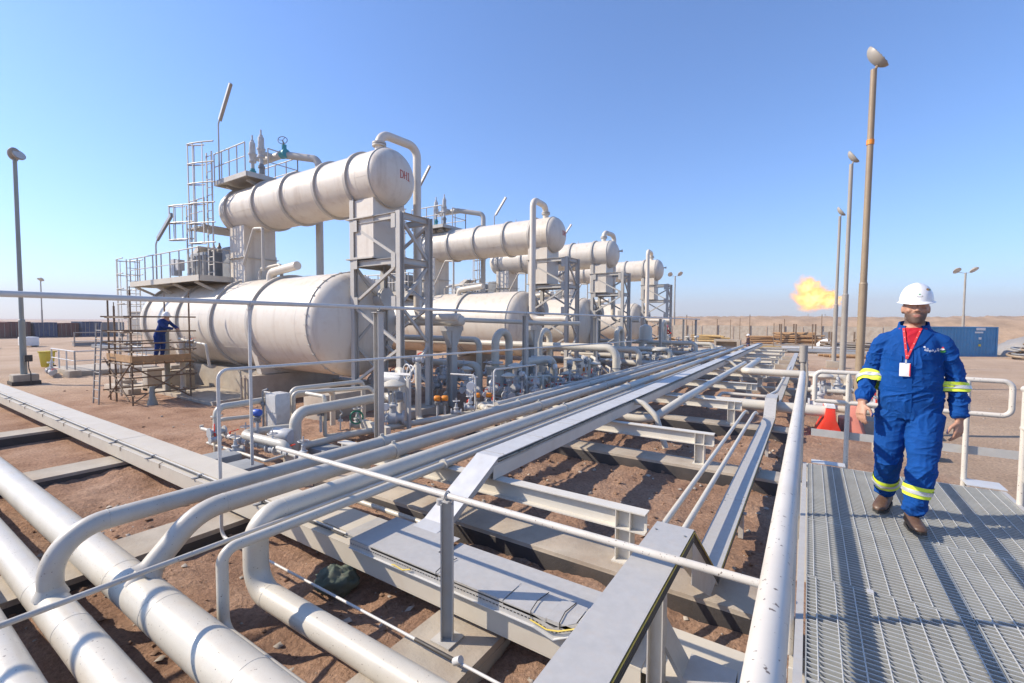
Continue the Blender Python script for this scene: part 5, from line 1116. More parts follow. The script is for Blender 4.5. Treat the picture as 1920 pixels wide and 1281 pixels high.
    tree = BVHTree.FromPolygons([Vector(c) for c in co], [tuple(p.vertices) for p in bm.polygons])
    for s, key in ((-1, 'legL'), (1, 'legR')):
        an = Vector(P[key][2]); ft = Vector(P.get(key + '_foot', (0, -1, 0))).normalized(); sd_ = ft.cross(Vector((0, 0, 1))).normalized(); pit = P.get(key + '_pitch', 0.0)
        fz = Vector((0, 0, 1)); g = Vector((an.x, an.y, P.get(key + '_z', 0.0)))
        def F(a, z): return g + ft*a*math.cos(pit) + fz*(z + a*math.sin(pit))
        sh = MB(); loft(sh, [(F(-.085, .05), sd_*.030, fz*.035), (F(-.07, .055), sd_*.040, fz*.046), (F(-.02, .060), sd_*.043, fz*.055), (F(.05, .052), sd_*.046, fz*.046), (F(.10, .042), sd_*.050, fz*.036), (F(.15, .036), sd_*.048, fz*.028), (F(.185, .032), sd_*.036, fz*.020), (F(.20, .028), sd_*.016, fz*.010)], 18)
        loft(sh, [(F(-.04, .05), sd_*.040, ft*.05), (F(-.045, .13), sd_*.044, ft*.054)], 14); so = sh.build('shoe', 'leather', o, angle=60)
        sl_ = MB(); pts = [F(a, 0.0) + sd_*q for a, q in ((-.09, -.028), (-.05, -.042), (.04, -.046), (.12, -.052), (.18, -.038), (.205, 0), (.18, .038), (.12, .052), (.04, .046), (-.05, .042), (-.09, .028))]
        sl_.prism(pts, F(0, .022) - F(0, 0)); sl_.build('sole', 'sole', so)
    return o, tree
def band_on(o, tree, p0, p1, t0, t1, mat, name, off=.004, start=.13, n=30):
    p0, p1 = Vector(p0), Vector(p1); d = (p1 - p0).normalized(); s, u, _ = frame(d); rows = []
    for k in range(4):
        c = p0 + (p1 - p0)*(t0 + (t1-t0)*k/3); row = []
        for i in range(n):
            a = 2*math.pi*i/n; e = s*math.cos(a) + u*math.sin(a); h = tree.ray_cast(c + e*start, -e)
            r = (h[0] - c).length if h[0] is not None and (h[0]-c).dot(e) > 0 else .07
            row.append(r)
        row = [max(row[i-1], row[i], row[(i+1) % n]) for i in range(n)]; row = [(row[i-1] + 2*row[i] + row[(i+1) % n])/4 for i in range(n)]
        rows.append([c + (s*math.cos(2*math.pi*i/n) + u*math.sin(2*math.pi*i/n))*(row[i] + off) for i in range(n)])
    m = MB(); m._add([p for r in rows for p in r], [(k*n+i, k*n+(i+1) % n, (k+1)*n+(i+1) % n, (k+1)*n+i) for k in range(3) for i in range(n)])
    return m.build(name, mat, o)
def drape(tree, pts2, off, front=(0, -1, 0)):                    # (x, z) points laid on the front of the body
    f = Vector(front); out = []
    for x, z in pts2:
        h = tree.ray_cast(Vector((x, 0, z)) + f*.6, -f); y = h[0].y if h[0] is not None else -.13
        out.append(Vector((x, y, z)) + f*off)
    return out
def patch(o, tree, name, mat, outline, off=.006, th=.004, sub=5):
    # outline: quad corners in (x, z), subdivided and draped
    (a, b, c, d) = [Vector(q) for q in outline]; m = MB(); g = []
    for i in range(sub + 1):
        for j in range(sub + 1):
            s, t = i/sub, j/sub; q = (a*(1-s) + b*s)*(1-t) + (d*(1-s) + c*s)*t; g.append((q.x, q.y))
    P_ = drape(tree, g, off); N = sub + 1; Q = [p + Vector((0, th, 0)) for p in P_]
    fs = [(i*N+j, (i+1)*N+j, (i+1)*N+j+1, i*N+j+1) for i in range(sub) for j in range(sub)]
    rim = [i*N for i in range(N)] + [(N-1)*N + j for j in range(1, N)] + [i*N + N-1 for i in range(N-2, -1, -1)] + [j for j in range(N-2, 0, -1)]
    K = len(P_); fs2 = [tuple(K + q for q in f[::-1]) for f in fs] + [(rim[k], rim[(k+1) % len(rim)], K+rim[(k+1) % len(rim)], K+rim[k]) for k in range(len(rim))]
    m._add(P_ + Q, fs + fs2); return m.build(name, mat, o)
BLUE = (0.004, 0.060, 0.25)
M['coverall_flap'] = paint('coverall_flap', (0.0038, 0.055, 0.232), 0.85, 0.1, dirt_amt=0.0, scale=9)
pose = dict(head=(.012, -.015, 1.612), handx=.215, armL=((-.178, 0, 1.362), (-.252, .03, 1.09), (-.275, -.11, .915)), armR=((.174, 0, 1.362), (.256, .035, 1.08), (.272, -.01, .845)),
    armL_hand=((-.05, -.45, -1), (.75, -.55, .1), (.3, .3, -.2)), armR_hand=((-.02, -.12, -1), (-.55, -.8, 0), (-.8, .45, -.05)), curl=.5,
    legL=((-.092, .01, .83), (-.112, -.02, .47), (-.125, .20, .14)), legR=((.092, -.01, .83), (.082, -.15, .46), (.048, -.17, .13)),
    legL_foot=(-.18, -1, 0), legR_foot=(.22, -1, 0), legR_pitch=.13, legL_pitch=-.05, legR_z=.012, legL_z=.02, hat_dz=.066, hat_tilt=.07, hat_s=.89, yaw=.10)
man, tree = build_person('person', 'man in blue coverall and white hard hat walking along the grating towards us', pose, BLUE, (.655, 4.54, PZ + .002), R(-8.2), .0052, beard=True, undershirt=(.42, .015, .03))
for a, b, t0, t1, st in ((pose['armL'][1], pose['armL'][2], -.06, .28, .12), (pose['armR'][1], pose['armR'][2], -.02, .26, .12), ((-.116, .05, .36), pose['legL'][2], .30, .62, .13), ((.068, -.158, .36), pose['legR'][2], .10, .45, .13)):
    band_on(man, tree, a, b, t0, t1, 'hi_yellow', 'reflective_band', .0075, st)
    band_on(man, tree, a, b, t0 + (t1-t0)*.32, t0 + (t1-t0)*.68, 'hi_silver', 'silver_stripe', .0140, st)
M['coverall_flap'].node_tree.nodes['Principled BSDF'].inputs['Specular IOR Level'].default_value = 0.15
# collar, placket, pockets
patch(man, tree, 'lapel', 'coverall_flap', [(-.062, 1.484), (-.012, 1.315), (-.062, 1.365), (-.115, 1.445)], .007)
patch(man, tree, 'lapel', 'coverall_flap', [(.058, 1.484), (-.004, 1.315), (.057, 1.365), (.112, 1.445)], .007)
for x0, x1 in ((-.155, -.055), (.06, .165)): 
    patch(man, tree, 'pocket', 'coverall_flap', [(x0, 1.155), (x1, 1.155), (x1, 1.27), (x0, 1.27)], .0035)
    patch(man, tree, 'pocket_flap', 'coverall_flap', [(x0 - .003, 1.245), (x1 + .003, 1.235 if x0 < 0 else 1.26), (x1 + .003, 1.278 if x0 < 0 else 1.297), (x0 - .003, 1.278)], .0075)
patch(man, tree, 'placket', 'coverall_flap', [(-.022, .86), (.012, .86), (.008, 1.30), (-.022, 1.30)], .0045, sub=8)
patch(man, tree, 'waistband', 'coverall_flap', [(-.165, 1.005), (.165, 1.005), (.165, 1.04), (-.165, 1.04)], .003, sub=12)
cm = MB(); cvs = []; NC = 25                                     # standing collar, open at the front
for k in range(NC):
    a = R(-58 + 296*k/(NC-1))
    for rr, z in ((.094, 1.455), (.082, 1.500), (.079, 1.528 if 4 < k < NC-5 else 1.508), (.088, 1.526 if 4 < k < NC-5 else 1.506), (.102, 1.46)): cvs.append(V(rr*math.cos(a)*1.0 + .004, rr*math.sin(a)*.92 + .008, z + .012*math.sin(a)))
cm._add(cvs, [(k*5+j, (k+1)*5+j, (k+1)*5+j+1, k*5+j+1) for k in range(NC-1) for j in range(4)]); cm.build('collar', 'coverall_flap', man, angle=70)
# lanyard and badge
for x0 in (-.052, .046):
    P_ = drape(tree, [(x0 + (-.026 - x0)*t, 1.480 - .225*t) for t in [k/10 for k in range(11)]], .010); m = MB()
    for a, b in zip(P_[:-1], P_[1:]): m.bar(a, b, .014, .002, up=(0, -1, 0))
    m.build('lanyard', 'ribbon_red', man)
    m = MB()
    for k in range(1, 10, 2): m.cbox(P_[k] + V(0, -.0016, 0), (.004, .001, .004))
    m.build('lanyard_print', 'card_white', man)
q = drape(tree, [(-.030, 1.235), (-.030, 1.17), (-.03, 1.11)], .014); bad = MB(); bad.cbox(V(-.034, min(p.y for p in q) - .002, 1.175), (.062, .004, .098)); bd = bad.build('id_badge', 'card_white', man, bevel=.002)
m = MB(); m.cbox(V(-.030, min(p.y for p in q) - .002, 1.236), (.010, .008, .03)); m.build('badge_clip', 'hi_silver', man)
m = MB(); m.cbox(V(-.006, min(p.y for p in q) - .004, 1.175), (.006, .003, .09)); m.build('badge_stripe', 'ribbon_red', man)
# chest writing and emblem
M['white_print'] = paint('white_print', (0.8, 0.8, 0.8), 0.6, 0.02, dirt_amt=0.0)
M['green_print'] = paint('green_print', (0.05, 0.30, 0.06), 0.6, 0.02, dirt_amt=0.0)
def drape_text(s, size, mat, x, z, name):
    t = text_mesh(name, s, size, mat, man, .0006)
    for v in t.data.vertices:
        xx, zz, e = x + v.co.x, z + v.co.y, v.co.z; p = drape(tree, [(xx, zz)], .0085)[0]; v.co = (xx, p.y - e, zz)
    return t
drape_text('\uFE94\uFEE0\uFEF4\uFEE3\uFEAE\uFEDF\uFE8D', .032, 'white_print', .108, 1.325, 'chest_lettering')
def disc(mat, x, z, r, a0, a1, name, off=.006):
    pts = drape(tree, [(x, z)] + [(x + r*math.cos(R(a0 + (a1-a0)*k/12)), z + r*math.sin(R(a0 + (a1-a0)*k/12))) for k in range(13)], off); m = MB()
    m._add(pts, [(0, k, k + 1) for k in range(1, 13)]); m.build(name, mat, man)
disc('white_print', .166, 1.322, .0155, 20, 160, 'emblem'); disc('green_print', .168, 1.320, .0165, 180, 360, 'emblem'); disc('ribbon_red', .168, 1.341, .006, 0, 360, 'emblem')
disc('white_print', .068, 1.345, .006, 0, 360, 'snap_button')
hatob = [c for c in man.children if c.name.startswith('hard_hat')][0]
htree = BVHTree.FromPolygons([v.co.copy() for v in hatob.data.vertices], [tuple(p.vertices) for p in hatob.data.polygons])
def hat_disc(mat, x, z, r, sc=(1, 1), tri=False):
    ks = 3 if tri else 14; pts = []
    for px, pz in [(x, z)] + [(x + sc[0]*r*math.sin(2*math.pi*k/ks), z + sc[1]*r*math.cos(2*math.pi*k/ks)) for k in range(ks)]:
        h = htree.ray_cast(Vector((px, -.5, pz)), Vector((0, 1, 0))); p = h[0] if h[0] is not None else Vector((px, -.1, pz)); pts.append(p + Vector((0, -.0012, .0)))
    m = MB(); m._add(pts, [(0, 1 + k, 1 + (k+1) % ks) for k in range(ks)]); m.build('emblem', mat, hatob)
M['orange_print'] = paint('orange_print', (0.55, 0.24, 0.03), 0.6, 0.02, dirt_amt=0.0)
hat_disc('orange_print', .056, .092, .011, (1.2, .8)); hat_disc('green_print', .066, .088, .006)
hat_disc('green_print', .006, .058, .008, (1.1, .8), True)
t = text_mesh('helmet_lettering', '\uFE94\uFEE0\uFEF4\uFEE3\uFEAE\uFEDF\uFE8D', .015, 'machine_dark', hatob, .0003)
for v in t.data.vertices:
    xx, zz = .006 + v.co.x, .043 + v.co.y; h = htree.ray_cast(Vector((xx, -.5, zz)), Vector((0, 1, 0))); v.co = (h[0] if h[0] is not None else Vector((xx, -.13, zz))) + Vector((0, -.001, 0))
# the workers farther off
work = dict(head=(.16, -.16, 1.50), lean=(.22, -.25), armL=((-.10, -.12, 1.33), (-.12, -.36, 1.14), (.05, -.52, 1.08)), armR=((.30, -.12, 1.33), (.36, -.34, 1.12), (.22, -.55, 1.08)),
    legL=((-.09, 0, .83), (-.10, -.02, .46), (-.12, .03, .13)), legR=((.09, 0, .83), (.11, -.03, .46), (.12, .02, .13)), yaw=.1, hat_dz=.055)
build_person('person', 'worker in blue coverall and white hard hat bending over pipes on the scaffold', work, (.006, .035, .17), (-20.0, 6.9, 1.47), R(115), .016, beard=False, folds=.8)
stand = dict(head=(0, -.01, 1.612), armL=((-.2, 0, 1.36), (-.26, .02, 1.1), (-.22, -.16, .96)), armR=((.2, 0, 1.36), (.26, .03, 1.1), (.27, -.02, .86)),
    legL=((-.09, 0, .83), (-.10, -.02, .46), (-.10, .03, .13)), legR=((.09, 0, .83), (.10, -.02, .46), (.10, .02, .13)), yaw=0, hat_dz=.055)
build_person('person', 'distant worker in dark shirt and white hard hat standing past the rack end', stand, (.05, .03, .035), (-4.75, 47.6, 0), R(-75), .018, beard=False, folds=.6, trousers=(.02, .03, .09))
build_person('person', 'worker in red coverall and pink hard hat among the far manifolds', work, (.50, .025, .02), (-9.1, 34.6, .95), R(60), .018, beard=False, folds=.6, hat='helmet_pink')
# ================================================================ scaffold and left-hand yard
sc = thing('scaffold', 'rusty tube scaffold with plank deck beside the nearest lower vessel', 'scaffold')
sx0, sx1, sy0, sy1 = -20.9, -18.8, 5.7, 7.4
for (x, y, zt, r) in ((sx0, sy0, 3.55, .027), (sx1, sy0, 3.85, .027), (sx1, sy1, 3.75, .027), (sx0, sy1, 3.75, .027), (-20.3, sy0, 3.35, .03)):
    MB().cyl((x, y, 0.0), (x, y, zt), r, n=10).build('standard', 'rust', sc); MB().cyl((x, y, zt), (x, y, zt + .13), .014, n=6).build('spigot', 'rust', sc)
for z in (.35, .9, 1.35, 1.8, 2.45, 2.05, 2.95):
    for a, b in (((sx0 - .2, sy0 - .03, z), (sx1 + .25, sy0 - .03, z)), ((sx1 + .03, sy0 - .2, z + .03), (sx1 + .03, sy1 + .2, z + .03)), ((sx0 - .2, sy1 + .03, z), (sx1 + .2, sy1 + .03, z)), ((sx0 - .03, sy0 - .2, z + .03), (sx0 - .03, sy1 + .2, z + .03))):
        if z > 2 and a[1] > sy1 and a[0] < -20: continue
        MB().cyl(a, b, .024, n=8).build('ledger', 'rust', sc)
for a, b in (((sx0, sy0 - .06, .1), (sx1, sy0 - .06, 1.35)), ((sx1 + .06, sy0, 1.3), (sx1 + .06, sy1, .1)), ((sx1 + .07, sy0, .1), (sx1 + .07, sy1, 1.3)), ((sx0 - .3, sy0 - .07, 1.5), (sx1 - .1, sy0 - .07, .15))): MB().cyl(a, b, .023, n=8).build('brace', 'rust', sc)
for k in range(6): MB().box((sx0 - .15, sy0 + .02 + .29*k, 1.40), (sx1 + .15, sy0 + .27 + .29*k, 1.445)).build('plank', 'wood', sc)
MB().box((sx0 - .1, sy0 - .05, 1.45), (sx1 + .15, sy0 - .012, 1.68)).build('toe_board', 'wood', sc); MB().box((sx1 + .05, sy0 - .05, 1.45), (sx1 + .09, sy1, 1.66)).build('toe_board', 'wood', sc)
for x, y in ((sx0, sy0), (sx1, sy0), (sx1, sy1)): MB().cyl((x, y, 1.0), (x, y, 1.06), .045, n=8).build('coupler', 'rust', sc)
ld = thing('ladder', 'pole ladder leaning against the left side of the scaffold', 'ladder')
for dx in (0, .55): MB().cyl((-20.6 + dx, 5.15, 0), (-21.35 + dx, 5.5, 2.75), .024, n=8).build('stile', 'pole_grey', ld)
for k in range(9):
    t = (k + .6) / 9.5; p = V(-20.6, 5.15, 0).lerp(V(-21.35, 5.5, 2.75), t); MB().cyl(p, p + V(.55, 0, 0), .016, n=6).build('rung', 'pole_grey', ld)
W3 = 'beside the scaffold deck'
for k, x, y, z in (('g', -19.6, 7.55, 1.9), ('g', -19.2, 7.6, 1.95), ('l', -18.9, 7.5, 2.1), ('t', -21.3, 6.2, 1.95)): put(k, (x, y, z), .4, .8, W3)
for x, y, zt, lab in ((-20.5, 7.3, 2.55, 'grey-green upright pipe behind the scaffold deck'), (-19.55, 7.45, 2.1, 'pale upright pipe where the scaffold worker leans'), (-21.2, 6.1, 2.2, 'thin dark upright pipe inside the scaffold')): MB().cyl((x, y, .05), (x, y, zt), .09 if 'thin' not in lab else .04, n=12).build('stand_pipe', 'pole_green' if 'grey' in lab else 'pipe', None, label=lab, cat='pipe')
pipe_thing('sample_line', [(-20.2, 7.6, 2.15), (-18.7, 7.55, 2.05), (-18.0, 7.6, 2.0), (-18.0, 7.7, 1.2)], .05, 'pipe', 'pale pipe beside the scaffold worker', bend=.12, n=10)
MB().lathe((-18.55, 6.15, 0), (0, 0, 1), [(0, .16), (.05, .15), (.3, .085), (.62, .075)], n=12).build('bollard_stub', 'pole_green', None, label='short green-grey stub pipe standing in the dirt by the scaffold', cat='pipe')
for i, (x, y, sx, sy, h) in enumerate(((-22.4, 7.6, .5, .8, .9), (-23.4, 6.6, 1.2, .5, .25), (-22.0, 6.6, .9, .4, .22), (-24.6, 7.2, .8, .6, .3), (-21.4, 8.0, .4, 1.0, .85))):
    b = MB(); b.box((x - sx/2, y - sy/2, -.1), (x + sx/2, y + sy/2, h)); b.build('concrete_block', 'concrete_pale', None, label=['upright concrete pier behind the scaffold legs', 'flat concrete footing seen through the scaffold', 'second flat concrete footing seen through the scaffold', 'flat concrete footing left of the scaffold ladder', 'concrete pier under the far end of the nearest vessel'][i], cat='concrete block', bevel=.02)
# railed slab
sk = thing('railed_slab', 'low concrete slab with white guard rails in the left yard', 'railed slab')
b = MB(); b.box((-35.2, 7.0, -.1), (-30.9, 10.6, .24)); b.build('slab', 'concrete_pale', sk, bevel=.02)
handrail(sk, [(-35.1, 7.1), (-31.0, 7.1), (-31.0, 10.5)], .24, h=1.0, r=.035, step=1.4, mat='rail_plain'); handrail(sk, [(-35.1, 10.5), (-31.0, 10.5)], .24, h=1.0, r=.035, step=1.4, mat='rail_plain')
b = MB(); b.cbox((0, 0, .14), (.5, .5, .36)); b.build('concrete_block', 'concrete_pale', None, label='small concrete block at the corner of the railed slab', cat='concrete block', loc=(-30.6, 6.9, 0), rz=.3, bevel=.03)
for k, x, y in (('g', -31.8, 6.4), ('g', -32.4, 6.5), ('l', -31.2, 6.3)): put(k, (x, y, .25), .3, 1.2, 'lying on the sand before the railed slab')
pipe_thing('sand_pipe', [(-31.0, 6.25, .22), (-33.6, 6.7, .22)], .12, 'machine', 'grey pipe stub on the sand before the railed slab', n=12)
bn = thing('wheelie_bin', 'yellow wheeled bin standing on the sand in the left yard', 'bin', None, (-37.3, 7.35, 0), .5)
m = MB(); vs = [V(-.18, -.2, .06), V(.18, -.2, .06), V(.18, .2, .06), V(-.18, .2, .06), V(-.24, -.27, .92), V(.24, -.27, .92), V(.24, .27, .92), V(-.24, .27, .92)]; m._add(vs, [(0, 3, 2, 1), (4, 5, 6, 7), (0, 1, 5, 4), (1, 2, 6, 5), (2, 3, 7, 6), (3, 0, 4, 7)]); m.build('body', 'yellow', bn, bevel=.03)
m = MB(); m.box((-.27, -.30, .92), (.27, .34, 1.0)); m.build('lid', 'yellow', bn, bevel=.03)
for s in (-1, 1): MB().cyl((s*.16, .22, .09), (s*.21, .22, .09), .09, n=12).build('wheel', 'dark', bn)
def crate(x, y, rz, mat, lab, s=(1.6, 1.1, 1.0)):
    t = thing('crate', lab, 'crate', None, (x, y, 0), rz)
    m = MB(); m.box((-s[0]/2, -s[1]/2, .12), (s[0]/2, s[1]/2, s[2])); m.build('box', mat, t, bevel=.03)
    for q in (-.4, .4): MB().box((-s[0]/2, q*s[1] - .06, 0), (s[0]/2, q*s[1] + .06, .12)).build('runner', 'wood', t)
crate(-67, 11.9, .1, 'white', 'white box crate standing before the dark containers'); crate(-66.5, 8.6, -.1, 'white', 'white box crate at the left edge before the containers'); crate(-55, 16.5, 0, 'concrete_pale', 'low grey crate in front of the cabin', (2.5, 1.2, .8))
M['cont_brown'] = paint('container_brown', (0.17, 0.06, 0.045), 0.6, 0.2, dirt=(0.2, 0.13, 0.1), dirt_amt=0.5, scale=.8)
M['cont_navy'] = paint('container_navy', (0.03, 0.06, 0.13), 0.6, 0.2, dirt=(0.2, 0.16, 0.12), dirt_amt=0.4, scale=.8)
M['cont_grey'] = paint('container_grey', (0.26, 0.25, 0.24), 0.6, 0.1, dirt_amt=0.4, scale=.8)
def container(label, loc, rz, L, W, H, mat, grp=None):
    t = thing('shipping_container', label, 'container', grp, loc, rz)
    def wall(p0, p1, nm):
        p0, p1 = V(*p0), V(*p1); d = (p1 - p0); Ln = d.length; d.normalize(); nr = V(d.y, -d.x, 0); n = int(Ln / .28); pts = []
        for k in range(n):
            a = Ln*k/n; st = Ln/n
            pts += [(a, 0), (a + st*.34, 0), (a + st*.5, -.045), (a + st*.84, -.045)]
        pts.append((Ln, 0)); m = MB(); lo = [p0 + d*a + nr*o for a, o in pts]; m._add([q + V(0, 0, .14) for q in lo] + [q + V(0, 0, H - .1) for q in lo], [(i, i+1, i+1+len(lo), i+len(lo)) for i in range(len(lo)-1)])
        m.build(nm, mat, t, angle=20)
    wall((-L/2, -W/2 + .03, 0), (L/2, -W/2 + .03, 0), 'side_wall'); wall((L/2, W/2 - .03, 0), (-L/2, W/2 - .03, 0), 'side_wall'); wall((-L/2 + .03, W/2, 0), (-L/2 + .03, -W/2, 0), 'end_wall')
    m = MB(); m.box((L/2 - .09, -W/2 + .06, .14), (L/2 - .05, -.01, H - .1)); m.build('door', mat, t); m = MB(); m.box((L/2 - .09, .01, .14), (L/2 - .05, W/2 - .06, H - .1)); m.build('door', mat, t)
    m = MB()
    for yy in (-.8, -.3, .3, .8): m.cyl((L/2 - .03, yy, .2), (L/2 - .03, yy, H - .12), .025, n=6)
    m.build('lock_bars', 'pole_grey', t)
    m = MB(); m.box((-L/2 + .03, -W/2 + .03, H - .08), (L/2 - .03, W/2 - .03, H - .05)); m.build('roof', mat, t)
    for x in (-1, 1):
        for y in (-1, 1): MB().box((x*(L/2 - .08) - .08, y*(W/2 - .08) - .08, 0), (x*(L/2 - .08) + .08, y*(W/2 - .08) + .08, H)).build('corner_post', mat, t)
    for y in (-1, 1):
        MB().box((-L/2 + .16, y*(W/2 - .06) - .06, 0), (L/2 - .16, y*(W/2 - .06) + .06, .15)).build('bottom_rail', mat, t); MB().box((-L/2 + .16, y*(W/2 - .05) - .05, H - .1), (L/2 - .16, y*(W/2 - .05) + .05, H)).build('top_rail', mat, t)
    for z in (0, H - .1): MB().box((L/2 - .1, -W/2 + .16, z), (L/2, W/2 - .16, z + .1)).build('end_rail', mat, t)
    return t
CN = ['brown container at the left edge of the far row', 'brown container second in the far row', 'reddish brown container with a pale sticker in the far row', 'navy container beside the reddish one in the far row', 'dark navy container at the end of the far row', 'red-brown container in the middle of the far row']
for k, (y, mt_) in enumerate(((11.2, 'cont_brown'), (13.8, 'cont_brown'), (16.4, 'cont_brown'), (19.0, 'cont_navy'), (24.2, 'cont_navy'), (21.6, 'cont_brown'))): container(CN[k], (-101 + (0, .5, -.8, .2, .9, -.4)[k], y + .3, 0), R((0, 1, -1.5, .5, -1, 1)[k]), 6.06, 2.42, (2.5, 2.25, 2.4, 2.3, 2.45, 2.2)[k], mt_, 'containers in the far left row')
container('grey container at the right end of the far row', (-101, 27.4, 0), 0, 6.06, 2.9, 2.35, 'cont_grey', 'containers in the far left row')
cb = thing('site_cabin', 'two storey grey site cabin beyond the far containers', 'cabin', None, (-101, 34.5, 0))
b = MB(); b.box((-3, -3, 0), (3, 2.6, 4.1)); b.build('wall', 'cont_grey', cb); b = MB(); b.box((-3.2, -3.2, 4.1), (3.2, 2.8, 4.25)); b.build('roof', 'concrete_pale', cb)
for y in (-1.6, 1.2):
    MB().box((3.0, y - .5, 1.4), (3.03, y + .5, 2.6)).build('window', 'dark', cb)
b = MB(); b.box((-60, 15, 0), (-42, 15.5, .35)); b.build('dark_pipeline', 'machine_dark', None, label='long dark low pipe trestle on the sand behind the railed slab', cat='pipe trestle')
wb = thing('steel_bench', 'long low steel pipe bench in front of the far containers', 'bench', None, (-64, 16.8, 0))
MB().box((-.5, -2.3, .5), (.5, 2.3, .56)).build('top', 'pole_grey', wb); MB().box((-.4, -2.2, .05), (.4, 2.2, .4)).build('crate_body', 'cont_grey', wb)
for y in (-2.2, 0, 2.2): MB().cyl((.4, y, 0), (.4, y, 1.5), .06, n=8).build('upright', 'pole_grey', wb)
MB().cyl((.4, -2.2, 1.45), (.4, 2.2, 1.45), .05, n=8).build('rail', 'pole_grey', wb)
# ================================================================ lamp poles
def flood(parent, c, yaw, tilt, s=1.0, mat='pole_grey'):
    q = Matrix.Rotation(yaw, 3, 'Z') @ Matrix.Rotation(tilt, 3, 'X'); c = Vector(c)
    m = MB(); m.ball((0, 0, 0), 1, 16, 12, (1, 1, 1)); vs = [c + q @ Vector((p[0]*.21*s, max(0, p[1])*.17*s, p[2]*.30*s)) for p in m.v]; m.v = [tuple(p) for p in vs]; m.build('lamp_housing', mat, parent, angle=50)
    g = MB(); n = 18; g._add([c + q @ Vector((math.cos(2*math.pi*i/n)*.19*s, -.006*s, math.sin(2*math.pi*i/n)*.28*s)) for i in range(n)], [tuple(range(n))]); g.build('lens', 'lamp_glass', parent)
    g = MB()
    for k in range(-3, 4):
        hw = .19*s*math.sqrt(max(0, 1 - (k*.078/.28)**2)); g.bar(c + q @ Vector((-hw, -.014*s, k*.078*s)), c + q @ Vector((hw, -.014*s, k*.078*s)), .010*s, .010*s)
    g.build('lens_ribs', mat, parent)
def lamp_pole(label, x, y, h, r0, r1, mat, heads, base=True, step=.42, lean=0.0, band=None):
    t = thing('lamp_pole', label, 'lamp pole', 'lamp poles of the yard', (x, y, 0)); t.rotation_euler = (0, lean, 0)
    m = MB(); m.cyl((0, 0, .3), (0, 0, h*step), r0, r0*.95, n=16); m.cyl((0, 0, h*step), (0, 0, h*step + .05), r0, r1*1.05, n=16); m.cyl((0, 0, h*step + .05), (0, 0, h), r1, r1*.9, n=16); m.build('pole', mat, t)
    if base: b = MB(); b.cbox((0, 0, .2), (.8, .8, .5)); b.build('concrete_base', 'concrete', t, bevel=.03)
    for (dx, dy, dz, yaw, tilt, s) in heads:
        m = MB(); m.cyl((0, 0, h - .1), (dx, dy, h + dz - .15), .03, n=6); m.build('bracket', mat, t); flood(t, (dx, dy, h + dz), yaw, tilt, s)
    if band: MB().cyl((0, 0, h*band), (0, 0, h*band + .12), r1*1.12, n=14).build('band', 'orange', t)
    return t
lamp_pole('tall brown lamp pole rising just behind the walking man', 1.10, 14.75, 9.25, .095, .075, 'pole_brown', [(.1, .1, .35, R(80), R(-35), 1.15)], lean=R(.4), band=.80)
lamp_pole('grey lamp pole, middle one of the three behind the man', 1.28, 25.1, 9.85, .125, .085, 'pole_grey', [(.1, .1, .35, R(80), R(-35), 1.1)], lean=R(.3))
lamp_pole('grey lamp pole, farthest of the three behind the man', 1.36, 35.6, 9.6, .13, .085, 'pole_grey', [(.1, .1, .35, R(80), R(-35), 1.2)], lean=R(.3))
lp = lamp_pole('green-grey lamp pole on a square base at the left edge', -28.9, 4.95, 9.7, .115, .08, 'pole_green', [(-.1, .0, .3, R(-100), R(-40), 1.0), (.2, .1, .25, R(100), R(-40), 1.0)], step=.29)
m = MB(); m.cbox((.25, .1, 1.15), (.2, .25, .28)); m.build('switch_box', 'dark', lp); m = MB(); m.sweep([V(.26, .1, 1.05), V(.33, .1, .7), V(.5, .12, .5), V(.5, .12, .0)], .02, 6); m.build('cable', 'cable_black', lp)
b = MB(); b.cbox((0, 0, -.02), (.9, .9, .36)); b.build('tar_coat', 'bitumen', lp)
for lab, x, y, h in (('twin headed floodlight mast above the blue container', 17.6, 86, 9.8), ('twin headed floodlight mast on the far left horizon', -150, 29.0, 11.6), ('twin headed floodlight mast right of the farthest vessel', -19.9, 82.5, 10.9)):
    lamp_pole(lab, x, y, h, .16, .12, 'pole_grey', [(-.85, 0, .3, R(20), R(55), 1.9), (.85, 0, .3, R(40), R(55), 1.9)], base=False)
# ================================================================ right-hand yard
container('blue corrugated shipping container behind the man\'s shoulder', (10.6, 55.75, 0), R(33.2), 6.06, 2.44, 2.6, 'blue_box')
ct = [o for o in bpy.data.objects if o.name.startswith('shipping_container') and o.get('label', '').startswith('blue')][0]
for x, z, sx, sz in ((1.1, 2.3, .8, .22), (1.35, 1.5, .22, .2), (1.35, .9, .2, .2), (1.0, 2.05, .7, .14)): m = MB(); m.box((x, -1.225, z), (x + sx, -1.2, z + sz)); m.build('sticker', 'white' if z > 1 else 'yellow', ct)
tp = MB(); tp.ball((0, 0, 0), 1, 24, 12, (2.6, 2.0, 1.75)); o = tp.build('tarpaulin_heap', 'cont_grey', None, label='dark tarpaulin covered heap right of the blue container', cat='heap', loc=(17.3, 60.5, 0))
for v in o.data.vertices: v.co *= 1 + .14*noise.noise(v.co*1.3); v.co.z = max(v.co.z, -.2)
fs_ = thing('sheet_fence', 'white corrugated sheet fence at the right edge', 'fence', None, (22.5, 68, 0), R(25))
for k in range(5): MB().box((-2.6 + 1.3*k, 0, 0), (-1.35 + 1.3*k, .04 + .02*(k % 2), 1.9)).build('sheet', 'galv_white', fs_)
b = MB(); b.box((-1.3, -1.2, 0), (1.3, 1.2, 3.1)); b.build('site_box', 'white', None, label='tall cream box standing at the right edge behind the sheet fence', cat='box', loc=(25.2, 76, 0), rz=R(30), bevel=.05)
cl = thing('cable_coils', 'coiled dark hoses piled on the sand at the right edge', 'hose coil', None, (15.2, 53.5, 0))
